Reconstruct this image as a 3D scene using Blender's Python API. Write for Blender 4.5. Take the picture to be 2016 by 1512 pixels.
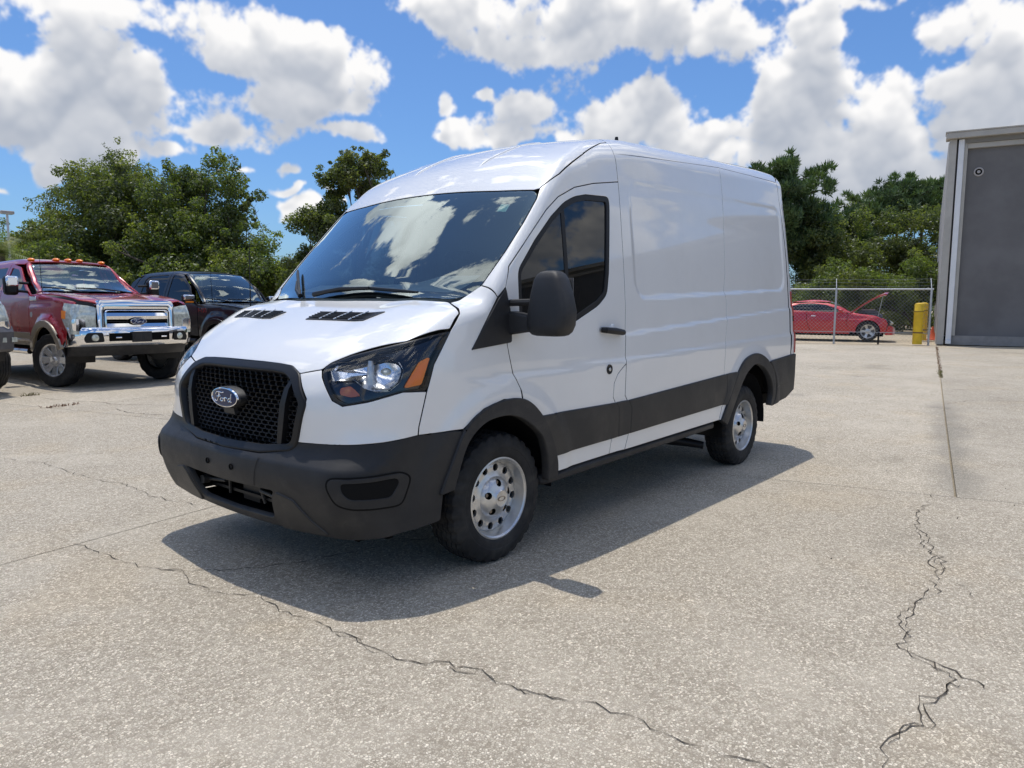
import bpy, bmesh, math, random
import numpy as np
from mathutils import Vector, Matrix
from mathutils.geometry import delaunay_2d_cdt
for o in list(bpy.data.objects): bpy.data.objects.remove(o)
SC = bpy.context.scene
COL = SC.collection
R = math.radians
random.seed(5); RNG = np.random.default_rng(5)

# ------------------------------------------------------------ camera
YAW, PIT, ROL = 3.8327076, 0.1052891, -0.0080247
CAMP = Vector((2.961124, 3.517037, 1.383187))
cy, sy, cp, sp = math.cos(YAW), math.sin(YAW), math.cos(PIT), math.sin(PIT)
vf = Vector((cy*cp, sy*cp, -sp)); vr = Vector((sy, -cy, 0)); vd = vf.cross(vr)
cr, sr = math.cos(ROL), math.sin(ROL)
vr2 = cr*vr + sr*vd; vd2 = -sr*vr + cr*vd
cam_d = bpy.data.cameras.new('camera'); cam = bpy.data.objects.new('camera', cam_d); COL.objects.link(cam)
mw = Matrix((vr2, -vd2, -vf)).transposed().to_4x4(); mw.translation = CAMP
cam.matrix_world = mw
cam_d.sensor_width = 36; cam_d.lens = 36*1450/2016; cam_d.clip_start = .05; cam_d.clip_end = 3000
SC.camera = cam

# ------------------------------------------------------------ sun and sky
SUNV = Vector((-.10, -.205, 1)).normalized()       # towards the sun
sun_d = bpy.data.lights.new('sun', 'SUN'); sun = bpy.data.objects.new('sun', sun_d); COL.objects.link(sun)
sun_d.energy = 3.1; sun_d.angle = R(.53); sun_d.color = (1, .94, .855)
sun.rotation_euler = (-SUNV).to_track_quat('-Z', 'Y').to_euler(); sun.location = (0, 0, 40)
SUN_EL = math.asin(SUNV.z); SUN_AZ = math.atan2(SUNV.x, SUNV.y)
SC.view_settings.view_transform = 'Standard'; SC.view_settings.look = 'None'
SC.view_settings.exposure = 0.0; SC.view_settings.gamma = 1; SC.view_settings.use_curve_mapping = False

world = bpy.data.worlds.new('World'); SC.world = world; world.use_nodes = True

class NT:
    """small helper for building node graphs"""
    def __init__(s, tree): s.t = tree
    def n(s, typ, **kw):
        nd = s.t.nodes.new(typ)
        for k, v in kw.items(): setattr(nd, k, v)
        return nd
    def put(s, nd, i, v):
        if hasattr(v, 'is_output') or hasattr(v, 'links'): s.t.links.new(v, nd.inputs[i])
        else: nd.inputs[i].default_value = v
    def m(s, op, a, b=None, c=None, clamp=False):
        nd = s.n('ShaderNodeMath', operation=op, use_clamp=clamp); s.put(nd, 0, a)
        if b is not None: s.put(nd, 1, b)
        if c is not None: s.put(nd, 2, c)
        return nd.outputs[0]
    def v(s, op, a, b=None, c=None):
        nd = s.n('ShaderNodeVectorMath', operation=op); s.put(nd, 0, a)
        if b is not None: s.put(nd, 1 if op != 'SCALE' else 3, b)
        if c is not None: s.put(nd, 2, c)
        return nd.outputs['Value' if op in ('LENGTH', 'DOT_PRODUCT', 'DISTANCE') else 'Vector']
    def ss(s, x, a, b, lo=0., hi=1.):
        nd = s.n('ShaderNodeMapRange', interpolation_type='SMOOTHSTEP')
        for i, q in enumerate((x, a, b, lo, hi)): s.put(nd, i, q)
        return nd.outputs[0]
    def mix(s, f, a, b, blend='MIX'):
        nd = s.n('ShaderNodeMix', data_type='RGBA', blend_type=blend)
        s.put(nd, 0, f); s.put(nd, 6, a); s.put(nd, 7, b); return nd.outputs[2]
    def noise(s, vec, scale, detail=4, rough=.55, lac=2.0, dist=0, col=False):
        nd = s.n('ShaderNodeTexNoise'); s.put(nd, 'Vector', vec); nd.inputs['Scale'].default_value = scale
        nd.inputs['Detail'].default_value = detail; nd.inputs['Roughness'].default_value = rough
        nd.inputs['Lacunarity'].default_value = lac; nd.inputs['Distortion'].default_value = dist
        return nd.outputs['Color' if col else 'Fac']

CLOUDS = [(24.21, 18.42, 8.31, 2.34), (27.07, 15.93, 5.02, 1.94), (19.74, 16.85, 7.35, 2.48), (15.28, 15.98, 5.06, 2.57), (12.08, 14.37, 2.43, 1.54), (16.74, 14.05, 5.39, 1.65), (30.39, 13.35, 5.37, 2.53), (25.33, 14.01, 6.88, 2.48), (32.97, 11.2, 4.52, 1.94), (29.98, 10.18, 6.1, 1.31), (21.89, 11.95, 4.76, 1.38), (34.62, 14.43, 1.97, 2.11), (20.34, 18.78, 1.0, 0.79), (19.44, 17.81, 1.02, 0.93), (11.75, 12.22, 4.17, 0.97), (13.57, 12.33, 2.19, 0.76), (24.06, 10.27, 1.1, 1.12), (15.96, 9.55, 1.0, 0.46), (16.1, 8.3, 1.22, 0.39), (15.48, 6.82, 1.3, 1.01), (14.85, 6.12, 0.95, 0.95), (31.76, 8.43, 1.01, 0.88), (13.46, 8.35, 1.4, 0.93), (34.52, 7.08, 0.79, 0.55), (19.62, 9.6, 1.03, 0.48), (-5.18, 20.21, 11.25, 3.23), (-13.64, 19.19, 6.9, 2.91), (3.11, 20.83, 4.14, 2.15), (0.45, 18.47, 6.05, 1.61), (2.14, 15.26, 0.91, 0.68), (4.8, 14.34, 0.84, 1.03), (4.04, 13.14, 1.53, 0.91), (3.09, 12.39, 3.83, 0.92), (-1.3, 14.09, 2.29, 1.79), (0.02, 12.5, 4.21, 1.34), (-9.81, 13.96, 5.46, 2.57), (-6.48, 12.47, 7.06, 1.47), (-14.27, 11.89, 4.93, 1.92), (-21.04, 15.27, 3.24, 2.67), (-20.14, 13.24, 3.94, 2.28), (-21.2, 18.52, 2.58, 1.8), (-17.07, 20.76, 6.92, 1.07), (-24.33, 19.63, 3.94, 0.87), (-30.34, 17.73, 4.42, 2.03), (-32.17, 15.01, 3.9, 2.3), (-33.1, 13.14, 3.35, 2.33), (-26.57, 12.84, 2.83, 2.74), (-28.76, 11.21, 5.04, 2.34), (-23.24, 10.69, 6.46, 2.14), (-20.22, 11.57, 4.58, 2.0), (-17.48, 11.39, 5.74, 1.9), (-22.66, 9.22, 7.7, 2.02), (-24.99, 7.74, 7.14, 1.55), (-21.09, 7.41, 5.81, 1.25), (-29.48, 8.92, 4.99, 2.23), (-32.22, 10.25, 3.69, 2.44), (-26.63, 6.48, 5.86, 1.34)]
def cloud_field(B, W=4608, H=1152):
    """cover and sunlit share of broken cumulus over the upper hemisphere: azimuth along x, elevation along y"""
    rng = np.random.default_rng(11)
    az = (np.arange(W)+.5)/W*360-180; el = (np.arange(H)+.5)/H*90
    A, E = np.meshgrid(az.astype(np.float32), el.astype(np.float32))
    ky = np.fft.fftfreq(H*2)[:, None]*H*2; kx = np.fft.rfftfreq(W)[None, :]*W
    def fb(beta, k0, k1, sy=1.0):
        kk = np.hypot(ky/2*sy, kx/4); amp = np.where((kk > k0) & (kk < k1), np.maximum(kk, 1)**-beta, 0)
        n = np.fft.irfft2(amp*np.exp(1j*rng.random(amp.shape)*2*np.pi), s=(2*H, W))[:H]
        return (n/n.std()).astype(np.float32)
    A0 = A; A = A+.34*fb(2.4, 12, 300); Ew = E+.26*fb(2.4, 12, 300)
    dens = np.full((H, W), -2., np.float32)
    # the streak of cloud that the windscreen mirrors stands high on the left; lower unseen ones are added to whiten the van's side
    B = list(B)+[(37, 37.5, 4.5, 3.6), (41, 40, 5, 4.5), (46, 44.5, 5, 4.5), (52, 48.5, 5, 4), (36, 34, 3, 2.5), (60, 38, 7, 3), (20, 50, 9, 4), (-60, 38, 14, 7), (-76, 22, 18, 7), (-104, 28, 15, 8), (-88, 12, 24, 4.5), (-125, 18, 14, 6), (150, 45, 20, 9), (95, 55, 14, 6)]
    for (a, e, ra, re_) in B:
        de = Ew-e; q = 1-np.sqrt(((A-a)/ra)**2+(de/np.where(de > 0, re_, re_*.8))**2)
        q = q*min(1., .45+re_/3.2)+min(0, (re_-1.6)*.16)          # small scraps stay thin and ragged
        h = np.maximum(.22-np.abs(dens-q), 0)/.22
        dens = np.maximum(dens, q)+h*h*.055
    big = fb(1.9, 3, 60, 1.8)
    out = np.maximum(smooth(37, 44, np.abs(A0)), smooth(27, 33, E))
    dens = np.maximum(dens, big*.55-.48+(out-1)*3)
    n1 = fb(2.3, 6, 400); n2 = fb(1.7, 60, 570)
    b1 = np.abs(fb(2.9, 9, 90)); b2 = np.abs(fb(2.6, 26, 220)); b3 = np.abs(fb(2.3, 70, 500))
    puff = .25*(b1-.8)+.075*(b2-.8)+.02*(b3-.8)
    D = np.clip(dens*1.06+.04, -2, .75)*1.1+.17*n1+puff+.02*n2-.10
    alpha = smooth(-.10, .32, D+.035*n2+.04*n1)
    step = H/90.
    def above(F, s):
        m = int(s*step); return np.vstack([F[m:], np.repeat(F[-1:], m, 0)])
    # light comes from overhead: the more cloud stands above a point, the greyer it is
    smo = np.clip(dens*1.15+.16*n1+1.3*puff, -.3, .75); T = np.zeros_like(D)
    for s_, w in ((.5, .6), (1.0, .9), (1.8, 1.1), (2.8, 1.2), (4.0, 1.2), (5.4, 1.0)): T += w*np.clip(above(smo, s_)+.05, 0, .6)
    lit = np.exp(-.62*np.maximum(T-.46, 0))
    rel = np.clip(puff-above(puff, .45), -.2, .25)+.6*np.clip(puff-above(puff, .9), -.2, .25)
    lit = lit*(1+.4*rel)+.85*rel*(.45+.55*lit)+.10*smooth(.45, .0, D)
    for _ in range(2):
        lit = (lit+np.roll(lit, 1, 0)+np.roll(lit, -1, 0)+np.roll(lit, 1, 1)+np.roll(lit, -1, 1)+np.roll(lit, 2, 0)+np.roll(lit, 2, 1))/7
    lit = np.maximum(lit*1.06, .9*smooth(30, 45, E))
    glow = smooth(29, 48, E)*(.55+.45*smooth(-1, 1, n1))       # high up, towards the sun, thin clouds are far brighter
    return alpha, np.clip(lit, 0., 1.), glow
def smooth(a, b, x):
    t = np.clip((x-a)/(b-a), 0, 1); return t*t*(3-2*t)
def build_world():
    al, li, glow = cloud_field(CLOUDS)
    Hh, Ww = al.shape
    buf = np.ones((Hh, Ww, 4), np.float32); buf[..., 0] = al; buf[..., 1] = li; buf[..., 2] = glow
    im = bpy.data.images.new('cloud_cover', Ww, Hh, alpha=False, float_buffer=True); im.colorspace_settings.name = 'Non-Color'
    im.pixels.foreach_set(buf.ravel()); im.update(); im.pack()
    t = NT(world.node_tree); world.node_tree.nodes.clear()
    co = t.n('ShaderNodeTexCoord').outputs['Generated']
    rot = t.n('ShaderNodeVectorRotate', rotation_type='Z_AXIS'); t.put(rot, 'Vector', t.v('NORMALIZE', co)); rot.inputs['Angle'].default_value = R(140.35)
    sx = t.n('ShaderNodeSeparateXYZ'); t.put(sx, 0, rot.outputs[0])
    u = t.m('MULTIPLY_ADD', t.m('ARCTAN2', sx.outputs[1], sx.outputs[0]), 1/(2*math.pi), .5)
    v = t.m('MULTIPLY', t.m('ARCSINE', sx.outputs[2]), 2/math.pi)
    cx = t.n('ShaderNodeCombineXYZ'); t.put(cx, 0, u); t.put(cx, 1, t.m('MAXIMUM', v, .0005))
    tex = t.n('ShaderNodeTexImage'); tex.image = im; tex.interpolation = 'Cubic'; tex.extension = 'EXTEND'; t.put(tex, 0, cx.outputs[0])
    sp = t.n('ShaderNodeSeparateColor'); t.put(sp, 0, tex.outputs[0])
    up = t.ss(sx.outputs[2], .0, .02)
    alpha = t.m('MULTIPLY', sp.outputs[0], up)
    sky = t.n('ShaderNodeTexSky', sky_type='NISHITA'); sky.sun_disc = False
    sky.sun_elevation = SUN_EL; sky.sun_rotation = SUN_AZ; sky.air_density = 1.0; sky.dust_density = 1.1; sky.ozone_density = 5.0
    skyc = t.mix(1.0, sky.outputs[0], (.80, 1.09, 1.40, 1), 'MULTIPLY')
    ccol = t.mix(sp.outputs[1], (4.3, 4.75, 5.6, 1), (9.9, 9.8, 9.75, 1))
    ccol = t.v('SCALE', ccol, t.m('MULTIPLY_ADD', sp.outputs[2], 1.5, 1.0))
    c = t.mix(alpha, skyc, ccol)
    bg = t.n('ShaderNodeBackground'); t.put(bg, 0, c); bg.inputs[1].default_value = .1
    ow = t.n('ShaderNodeOutputWorld'); t.put(ow, 0, bg.outputs[0])
build_world()
world.cycles.sampling_method = 'MANUAL'; world.cycles.sample_map_resolution = 512

# ------------------------------------------------------------ materials
MATS = {}
def mat(name, col, rough=.5, metal=0., coat=0., coat_r=.03, spec=.5, var=0., vscale=4., bump=0., bscale=60., trans=0., alpha=1., sub=0.):
    m = bpy.data.materials.new(name); m.use_nodes = True; t = NT(m.node_tree)
    b = m.node_tree.nodes['Principled BSDF']
    c4 = (col[0], col[1], col[2], 1)
    b.inputs['Base Color'].default_value = c4; b.inputs['Roughness'].default_value = rough; b.inputs['Metallic'].default_value = metal
    b.inputs['Coat Weight'].default_value = coat; b.inputs['Coat Roughness'].default_value = coat_r
    b.inputs['Specular IOR Level'].default_value = spec
    if trans: b.inputs['Transmission Weight'].default_value = trans
    if var or bump:
        co = t.n('ShaderNodeTexCoord').outputs['Object']
    if var:
        n = t.noise(co, vscale, 6, .62)
        f = t.ss(n, .3, .7)
        lo = tuple(x*(1-var) for x in col)+(1,); hi = tuple(min(1, x*(1+var*.6)) for x in col)+(1,)
        t.put(b, 'Base Color', t.mix(f, lo, hi))
        t.put(b, 'Roughness', t.m('MULTIPLY_ADD', f, -.25*rough, rough*1.12))
    if bump:
        bn = t.n('ShaderNodeBump'); bn.inputs['Strength'].default_value = bump; bn.inputs['Distance'].default_value = .002
        t.put(bn, 'Height', t.noise(co, bscale, 3, .6)); t.put(b, 'Normal', bn.outputs[0])
    MATS[name] = m; return m
def glass_mat(name, tint, refl=1., gloss=(1, 1, 1), rough=0.0):
    m = bpy.data.materials.new(name); m.use_nodes = True; t = NT(m.node_tree); m.node_tree.nodes.clear()
    tr = t.n('ShaderNodeBsdfTransparent'); tr.inputs[0].default_value = (*tint, 1)
    gl = t.n('ShaderNodeBsdfGlossy'); gl.inputs[0].default_value = (*gloss, 1); gl.inputs['Roughness'].default_value = rough
    fr = t.n('ShaderNodeFresnel'); fr.inputs[0].default_value = 1.5
    f = t.m('MULTIPLY', fr.outputs[0], refl, clamp=True)
    mx = t.n('ShaderNodeMixShader'); t.put(mx, 0, f); t.put(mx, 1, tr.outputs[0]); t.put(mx, 2, gl.outputs[0])
    o = t.n('ShaderNodeOutputMaterial'); t.put(o, 0, mx.outputs[0]); MATS[name] = m; return m

WHITE = mat('white_paint', (.77, .77, .755), .32, 0, 1.0, .02, var=.03, vscale=1.3)
SEAM = mat('seam_black', (.010, .010, .010), .9, spec=.1)
PLASTIC = mat('dark_grey_plastic', (.018, .0183, .020), .54, spec=.42, var=.22, vscale=3.0, bump=.25, bscale=900)
PLASTIC2 = mat('dusty_grey_plastic', (.027, .0262, .0255), .52, spec=.45, var=.18, vscale=2.0, bump=.2, bscale=900)
BLACK = mat('black_plastic', (.010, .010, .011), .42, spec=.3)
GLOSSBLACK = mat('gloss_black', (.008, .008, .009), .12, coat=.4)
DARK = mat('dark_void', (.006, .006, .006), .9, spec=.1)
RUBBER = mat('rubber', (.024, .024, .0245), .68, spec=.25, var=.3, vscale=7, bump=.3, bscale=200)
STEEL = mat('silver_steel', (.64, .64, .63), .32, .8, var=.12, vscale=9)
RUSTY = mat('worn_rim_edge', (.36, .29, .22), .5, .5, var=.35, vscale=14)
def grimy(m, dust, amount=.5, scale=2.2):
    t = NT(m.node_tree); b = m.node_tree.nodes['Principled BSDF']; co = t.n('ShaderNodeTexCoord').outputs['Object']
    src = b.inputs['Base Color'].links[0].from_socket if b.inputs['Base Color'].links else None
    base = src if src is not None else tuple(b.inputs['Base Color'].default_value)
    n = t.noise(co, scale, 8, .68, dist=.6); f = t.m('MULTIPLY', t.ss(n, .48, .78), amount)
    t.put(b, 'Base Color', t.mix(f, base, (*dust, 1)))
    if not b.inputs['Roughness'].links: t.put(b, 'Roughness', t.m('MULTIPLY_ADD', f, .25, b.inputs['Roughness'].default_value))
grimy(PLASTIC, (.11, .10, .085), .35); grimy(PLASTIC2, (.13, .115, .095), .5); grimy(RUBBER, (.10, .09, .075), .45, 5.)
grimy(STEEL, (.30, .25, .19), .35, 9.); WHITE.node_tree.nodes['Principled BSDF'].inputs['Coat IOR'].default_value = 1.55
grimy(WHITE, (.56, .54, .49), .16, 1.6)
CHROME = mat('chrome', (.86, .86, .87), .05, 1.0)
AMBER = mat('amber_lens', (.95, .25, .008), .3, coat=.3)
WHEELMETAL = mat('polished_wheel', (.80, .80, .80), .22, .75)
LAMPCHROME = mat('lamp_reflector', (.88, .89, .9), .16, 1.0, bump=.8, bscale=28)
AMBERDIM = mat('amber_bulb_cover', (.45, .12, .03), .2, coat=1.0)
REDLENS = mat('red_lens', (.35, .01, .012), .12, coat=1.0)
BLUE = mat('badge_blue', (.006, .016, .07), .35, 0, coat=.25, spec=.3)
GLASS_WS = glass_mat('windshield_glass', (.78, .90, .89), 2.5, (.88, 1., 1.))
GLASS_DK = glass_mat('tinted_glass', (.10, .11, .12), 1.2)
LENS = glass_mat('clear_lens', (.95, .96, .97), .7)
DASH = mat('dash_grey', (.34, .36, .36), .7, var=.1)
SEAT = mat('seat_cloth', (.045, .047, .052), .9, var=.2, vscale=20)
INTERIOR = mat('cab_liner', (.20, .20, .20), .85)
RED = mat('red_metallic_paint', (.33, .005, .015), .30, .2, 1.0, .02, var=.08)
RED2 = mat('bright_red_paint', (.50, .010, .022), .3, .1, 1.0, .02)
BLACKPAINT = mat('black_paint', (.006, .006, .009), .35, 0, .55, .02, spec=.3)
SILVERPAINT = mat('pale_silver_paint', (.42, .43, .41), .3, .4, 1.0, .03)
TAN = mat('tan_trim_paint', (.30, .25, .18), .35, .3, 1.0, .03)
HEADLENS = mat('pale_headlight', (.60, .64, .58), .12, .35, coat=1.0, var=.3, vscale=22)

# ------------------------------------------------------------ object helpers
def link(o, parent=None):
    COL.objects.link(o)
    if parent is not None: o.parent = parent
    return o
def thing(name, label, cat, loc=(0, 0, 0), rz=0., group=None):
    o = bpy.data.objects.new(name, None); o.empty_display_size = .2; link(o)
    o.location = loc; o.rotation_euler = (0, 0, rz); o['label'] = label; o['category'] = cat
    if group: o['group'] = group
    return o
def tag(o, label, cat, group=None):
    o['label'] = label; o['category'] = cat
    if group: o['group'] = group
    return o
def mobj(name, verts, faces, m, parent=None, smooth=True, normals=None, autos=None):
    me = bpy.data.meshes.new(name)
    me.from_pydata([tuple(map(float, v)) for v in verts], [], [tuple(map(int, f)) for f in faces])
    mm = m if isinstance(m, (list, tuple)) else [m]
    for q in mm: me.materials.append(q)
    if smooth is True: me.shade_smooth()
    me.update()
    if normals is not None: me.normals_split_custom_set_from_vertices([tuple(map(float, n)) for n in normals])
    if autos is not None:
        try: me.set_sharp_from_angle(angle=R(autos))
        except Exception: pass
    return link(bpy.data.objects.new(name, me), parent)
class MB:
    """collects primitive shapes into one mesh"""
    def __init__(s): s.v = []; s.f = []; s.mi = []; s.cur = 0
    def add(s, vs, fs):
        b = len(s.v); s.v += [tuple(v) for v in vs]; s.f += [tuple(b+i for i in f) for f in fs]; s.mi += [s.cur]*len(fs); return s
    def box(s, x0, x1, y0, y1, z0, z1):
        v = [(x, y, z) for x in (x0, x1) for y in (y0, y1) for z in (z0, z1)]
        return s.add(v, [(0, 1, 3, 2), (4, 6, 7, 5), (0, 4, 5, 1), (2, 3, 7, 6), (0, 2, 6, 4), (1, 5, 7, 3)])
    def hull8(s, a, b):      # two quads of 4 points each
        return s.add(list(a)+list(b), [(3, 2, 1, 0), (4, 5, 6, 7), (0, 1, 5, 4), (1, 2, 6, 5), (2, 3, 7, 6), (3, 0, 4, 7)])
    def tube(s, pts, r, n=8, cap=True):
        pts = [Vector(p) for p in pts]; k = len(pts); rr = r if hasattr(r, '__len__') else [r]*k
        vs = []; up = None
        for i, p in enumerate(pts):
            d = (pts[min(i+1, k-1)]-pts[max(i-1, 0)])
            d = d.normalized() if d.length > 1e-9 else Vector((0, 0, 1))
            if up is None: up = d.orthogonal().normalized()
            up = (up-d*up.dot(d)); up = up.normalized() if up.length > 1e-6 else d.orthogonal().normalized()
            w = d.cross(up)
            for j in range(n):
                a = 2*math.pi*j/n; vs.append(p+(up*math.cos(a)+w*math.sin(a))*rr[i])
        fs = [(i*n+j, i*n+(j+1) % n, (i+1)*n+(j+1) % n, (i+1)*n+j) for i in range(k-1) for j in range(n)]
        if cap: fs += [tuple(range(n))[::-1], tuple((k-1)*n+j for j in range(n))]
        return s.add(vs, fs)
    def lathe(s, prof, n=48, axis='y', o=(0, 0, 0), close=False):
        vs = []
        for (a, r) in prof:
            for j in range(n):
                t = 2*math.pi*j/n; c, q = r*math.cos(t), r*math.sin(t)
                vs.append({'y': (o[0]+c, o[1]+a, o[2]+q), 'x': (o[0]+a, o[1]+c, o[2]+q), 'z': (o[0]+c, o[1]+q, o[2]+a)}[axis])
        k = len(prof)
        fs = [(i*n+j, i*n+(j+1) % n, (i+1)*n+(j+1) % n, (i+1)*n+j) for i in range(k-1) for j in range(n)]
        if axis in ('y',): fs = [f[::-1] for f in fs]
        return s.add(vs, fs)
    def ellipsoid(s, c, r, n=16, m=10):
        vs = [(c[0]+r[0]*math.sin(math.pi*i/m)*math.cos(2*math.pi*j/n), c[1]+r[1]*math.sin(math.pi*i/m)*math.sin(2*math.pi*j/n), c[2]+r[2]*math.cos(math.pi*i/m)) for i in range(m+1) for j in range(n)]
        return s.add(vs, [(i*n+j, (i+1)*n+j, (i+1)*n+(j+1) % n, i*n+(j+1) % n) for i in range(m) for j in range(n)])
    def build(s, name, m, parent=None, smooth=True, autos=35, bevel=0, kind=None):
        o = mobj(name, s.v, s.f, m, parent, smooth, autos=autos)
        if any(s.mi): o.data.polygons.foreach_set('material_index', s.mi)
        if bevel:
            md = o.modifiers.new('bevel', 'BEVEL'); md.width = bevel; md.segments = 2; md.limit_method = 'ANGLE'; md.angle_limit = R(40)
            md.harden_normals = False
        if kind: o['kind'] = kind
        return o

# ------------------------------------------------------------ surfaces cut into panels
def pchip(xs, ys):
    xs = np.array(xs, float); ys = np.array(ys, float); h = np.diff(xs); d = np.diff(ys)/h
    m = np.zeros(len(xs)); m[0] = d[0]; m[-1] = d[-1]
    for i in range(1, len(xs)-1):
        if d[i-1]*d[i] > 0:
            w1 = 2*h[i]+h[i-1]; w2 = h[i]+2*h[i-1]; m[i] = (w1+w2)/(w1/d[i-1]+w2/d[i])
    def f(x):
        x = np.asarray(x, float); i = np.clip(np.searchsorted(xs, x)-1, 0, len(xs)-2)
        xc = np.clip(x, xs[0], xs[-1]); t = (xc-xs[i])/h[i]
        r = (2*t**3-3*t**2+1)*ys[i]+(t**3-2*t**2+t)*h[i]*m[i]+(-2*t**3+3*t**2)*ys[i+1]+(t**3-t**2)*h[i]*m[i+1]
        return r+np.where(x < xs[0], (x-xs[0])*m[0], 0)+np.where(x > xs[-1], (x-xs[-1])*m[-1], 0)
    return f
def sst(a, b, x):
    t = np.clip((x-a)/(b-a), 0, 1); return t*t*(3-2*t)
def fil(a, b, k):
    a1 = np.maximum(a+k, 0); b1 = np.maximum(b+k, 0)
    return np.where((a > -k) & (b > -k), np.sqrt(a1*a1+b1*b1)-k, np.maximum(a, b))
def rbox(u, v, cu, cv, hu, hv, r):
    a = np.abs(u-cu)-hu+r; b = np.abs(v-cv)-hv+r
    return np.minimum(np.maximum(a, b), 0)+np.hypot(np.maximum(a, 0), np.maximum(b, 0))-r
def grad(f, P, e=.004):
    g = np.stack([f(P+np.eye(3)[i]*e)-f(P-np.eye(3)[i]*e) for i in range(3)], -1)
    return g/np.maximum(np.linalg.norm(g, axis=-1, keepdims=True), 1e-9)
def shoot(f, O, d, t0, t1, n=70):
    lo = np.full(len(O), np.nan); hi = lo.copy(); tp = t0; fp = f(O+d*t0)
    for t in np.linspace(t0, t1, n)[1:]:
        fc = f(O+d*t); m = (fp > 0) & (fc <= 0) & np.isnan(lo); lo[m] = tp; hi[m] = t; tp = t; fp = fc
    for _ in range(24):
        q = (lo+hi)/2; fm = f(O+d*q[:, None]); lo = np.where(fm > 0, q, lo); hi = np.where(fm > 0, hi, q)
    return (lo+hi)/2
def round_poly(P, r, n=5):
    P = np.asarray(P, float)
    if r <= 0: return P
    out = []
    k = len(P)
    for i in range(k):
        a, b, c = P[i-1], P[i], P[(i+1) % k]
        la, lc = np.linalg.norm(a-b), np.linalg.norm(c-b)
        ca = np.dot(a-b, c-b)/(la*lc+1e-12)
        if ca < -.985: out.append(b); continue
        ra = min(r, la*.45); rc = min(r, lc*.45); p0 = b+(a-b)/la*ra; p2 = b+(c-b)/lc*rc
        for t in np.linspace(0, 1, n): out.append((1-t)**2*p0+2*t*(1-t)*b+t*t*p2)
    return np.array(out)
def densify(P, step):
    out = []
    for i in range(len(P)):
        a, b = P[i], P[(i+1) % len(P)]; n = max(1, int(math.ceil(np.linalg.norm(b-a)/step)))
        for t in range(n): out.append(a+(b-a)*t/n)
    return np.array(out)
def area2(P): return .5*np.sum(P[:, 0]*np.roll(P[:, 1], -1)-np.roll(P[:, 0], -1)*P[:, 1])
def inset(P, g):
    if g == 0: return P
    s = 1 if area2(P) > 0 else -1
    a = np.roll(P, 1, 0); b = np.roll(P, -1, 0)
    t1 = (P-a)/np.maximum(np.linalg.norm(P-a, axis=1, keepdims=True), 1e-9); t2 = (b-P)/np.maximum(np.linalg.norm(b-P, axis=1, keepdims=True), 1e-9)
    n1 = np.stack([-t1[:, 1], t1[:, 0]], 1)*s; n2 = np.stack([-t2[:, 1], t2[:, 0]], 1)*s
    n = n1+n2; l = np.linalg.norm(n, axis=1, keepdims=True); n = n/np.maximum(l, 1e-9)
    c = np.maximum(np.sum(n*n1, 1, keepdims=True), .5)
    return P+n*g/c
def pip(Q, P):
    x, y = Q[:, 0], Q[:, 1]; ins = np.zeros(len(Q), bool)
    for i in range(len(P)):
        x0, y0 = P[i]; x1, y1 = P[(i+1) % len(P)]
        if y0 == y1: continue
        c = ((y0 > y) != (y1 > y)); ins ^= c & (x < (x1-x0)*(y-y0)/(y1-y0)+x0)
    return ins
def segdist(Q, P):
    d = np.full(len(Q), 1e9)
    for i in range(len(P)):
        a, b = P[i], P[(i+1) % len(P)]; ab = b-a; L = ab@ab
        t = np.clip(((Q-a)@ab)/max(L, 1e-12), 0, 1); d = np.minimum(d, np.linalg.norm(Q-a-t[:, None]*ab, axis=1))
    return d
def tri2d(outer, holes, res):
    lo = outer.min(0); hi = outer.max(0)
    gx = np.arange(lo[0]+res*.5, hi[0], res); gy = np.arange(lo[1]+res*.5, hi[1], res)
    Q = np.stack(np.meshgrid(gx, gy), -1).reshape(-1, 2) if len(gx) and len(gy) else np.zeros((0, 2))
    loops = [outer]+list(holes)
    if len(Q):
        k = pip(Q, outer)
        for h in holes: k &= ~pip(Q, h)
        Q = Q[k]
        for l in loops:
            if len(Q): Q = Q[segdist(Q, l) > res*.45]
    V = []; E = []
    for l in loops:
        b = len(V); V += [tuple(p) for p in l]; E += [(b+i, b+(i+1) % len(l)) for i in range(len(l))]
    V += [tuple(p) for p in Q]
    v, e, f, *_ = delaunay_2d_cdt([Vector(p) for p in V], E, [], 0, 1e-7)
    v = np.array([(p.x, p.y) for p in v]); f = np.array([list(q) for q in f])
    c = v[f].mean(1); k = pip(c, outer)
    for h in holes: k &= ~pip(c, h)
    f = f[k]
    used = np.unique(f); mp = -np.ones(len(v), int); mp[used] = np.arange(len(used))
    return v[used], mp[f]
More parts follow.
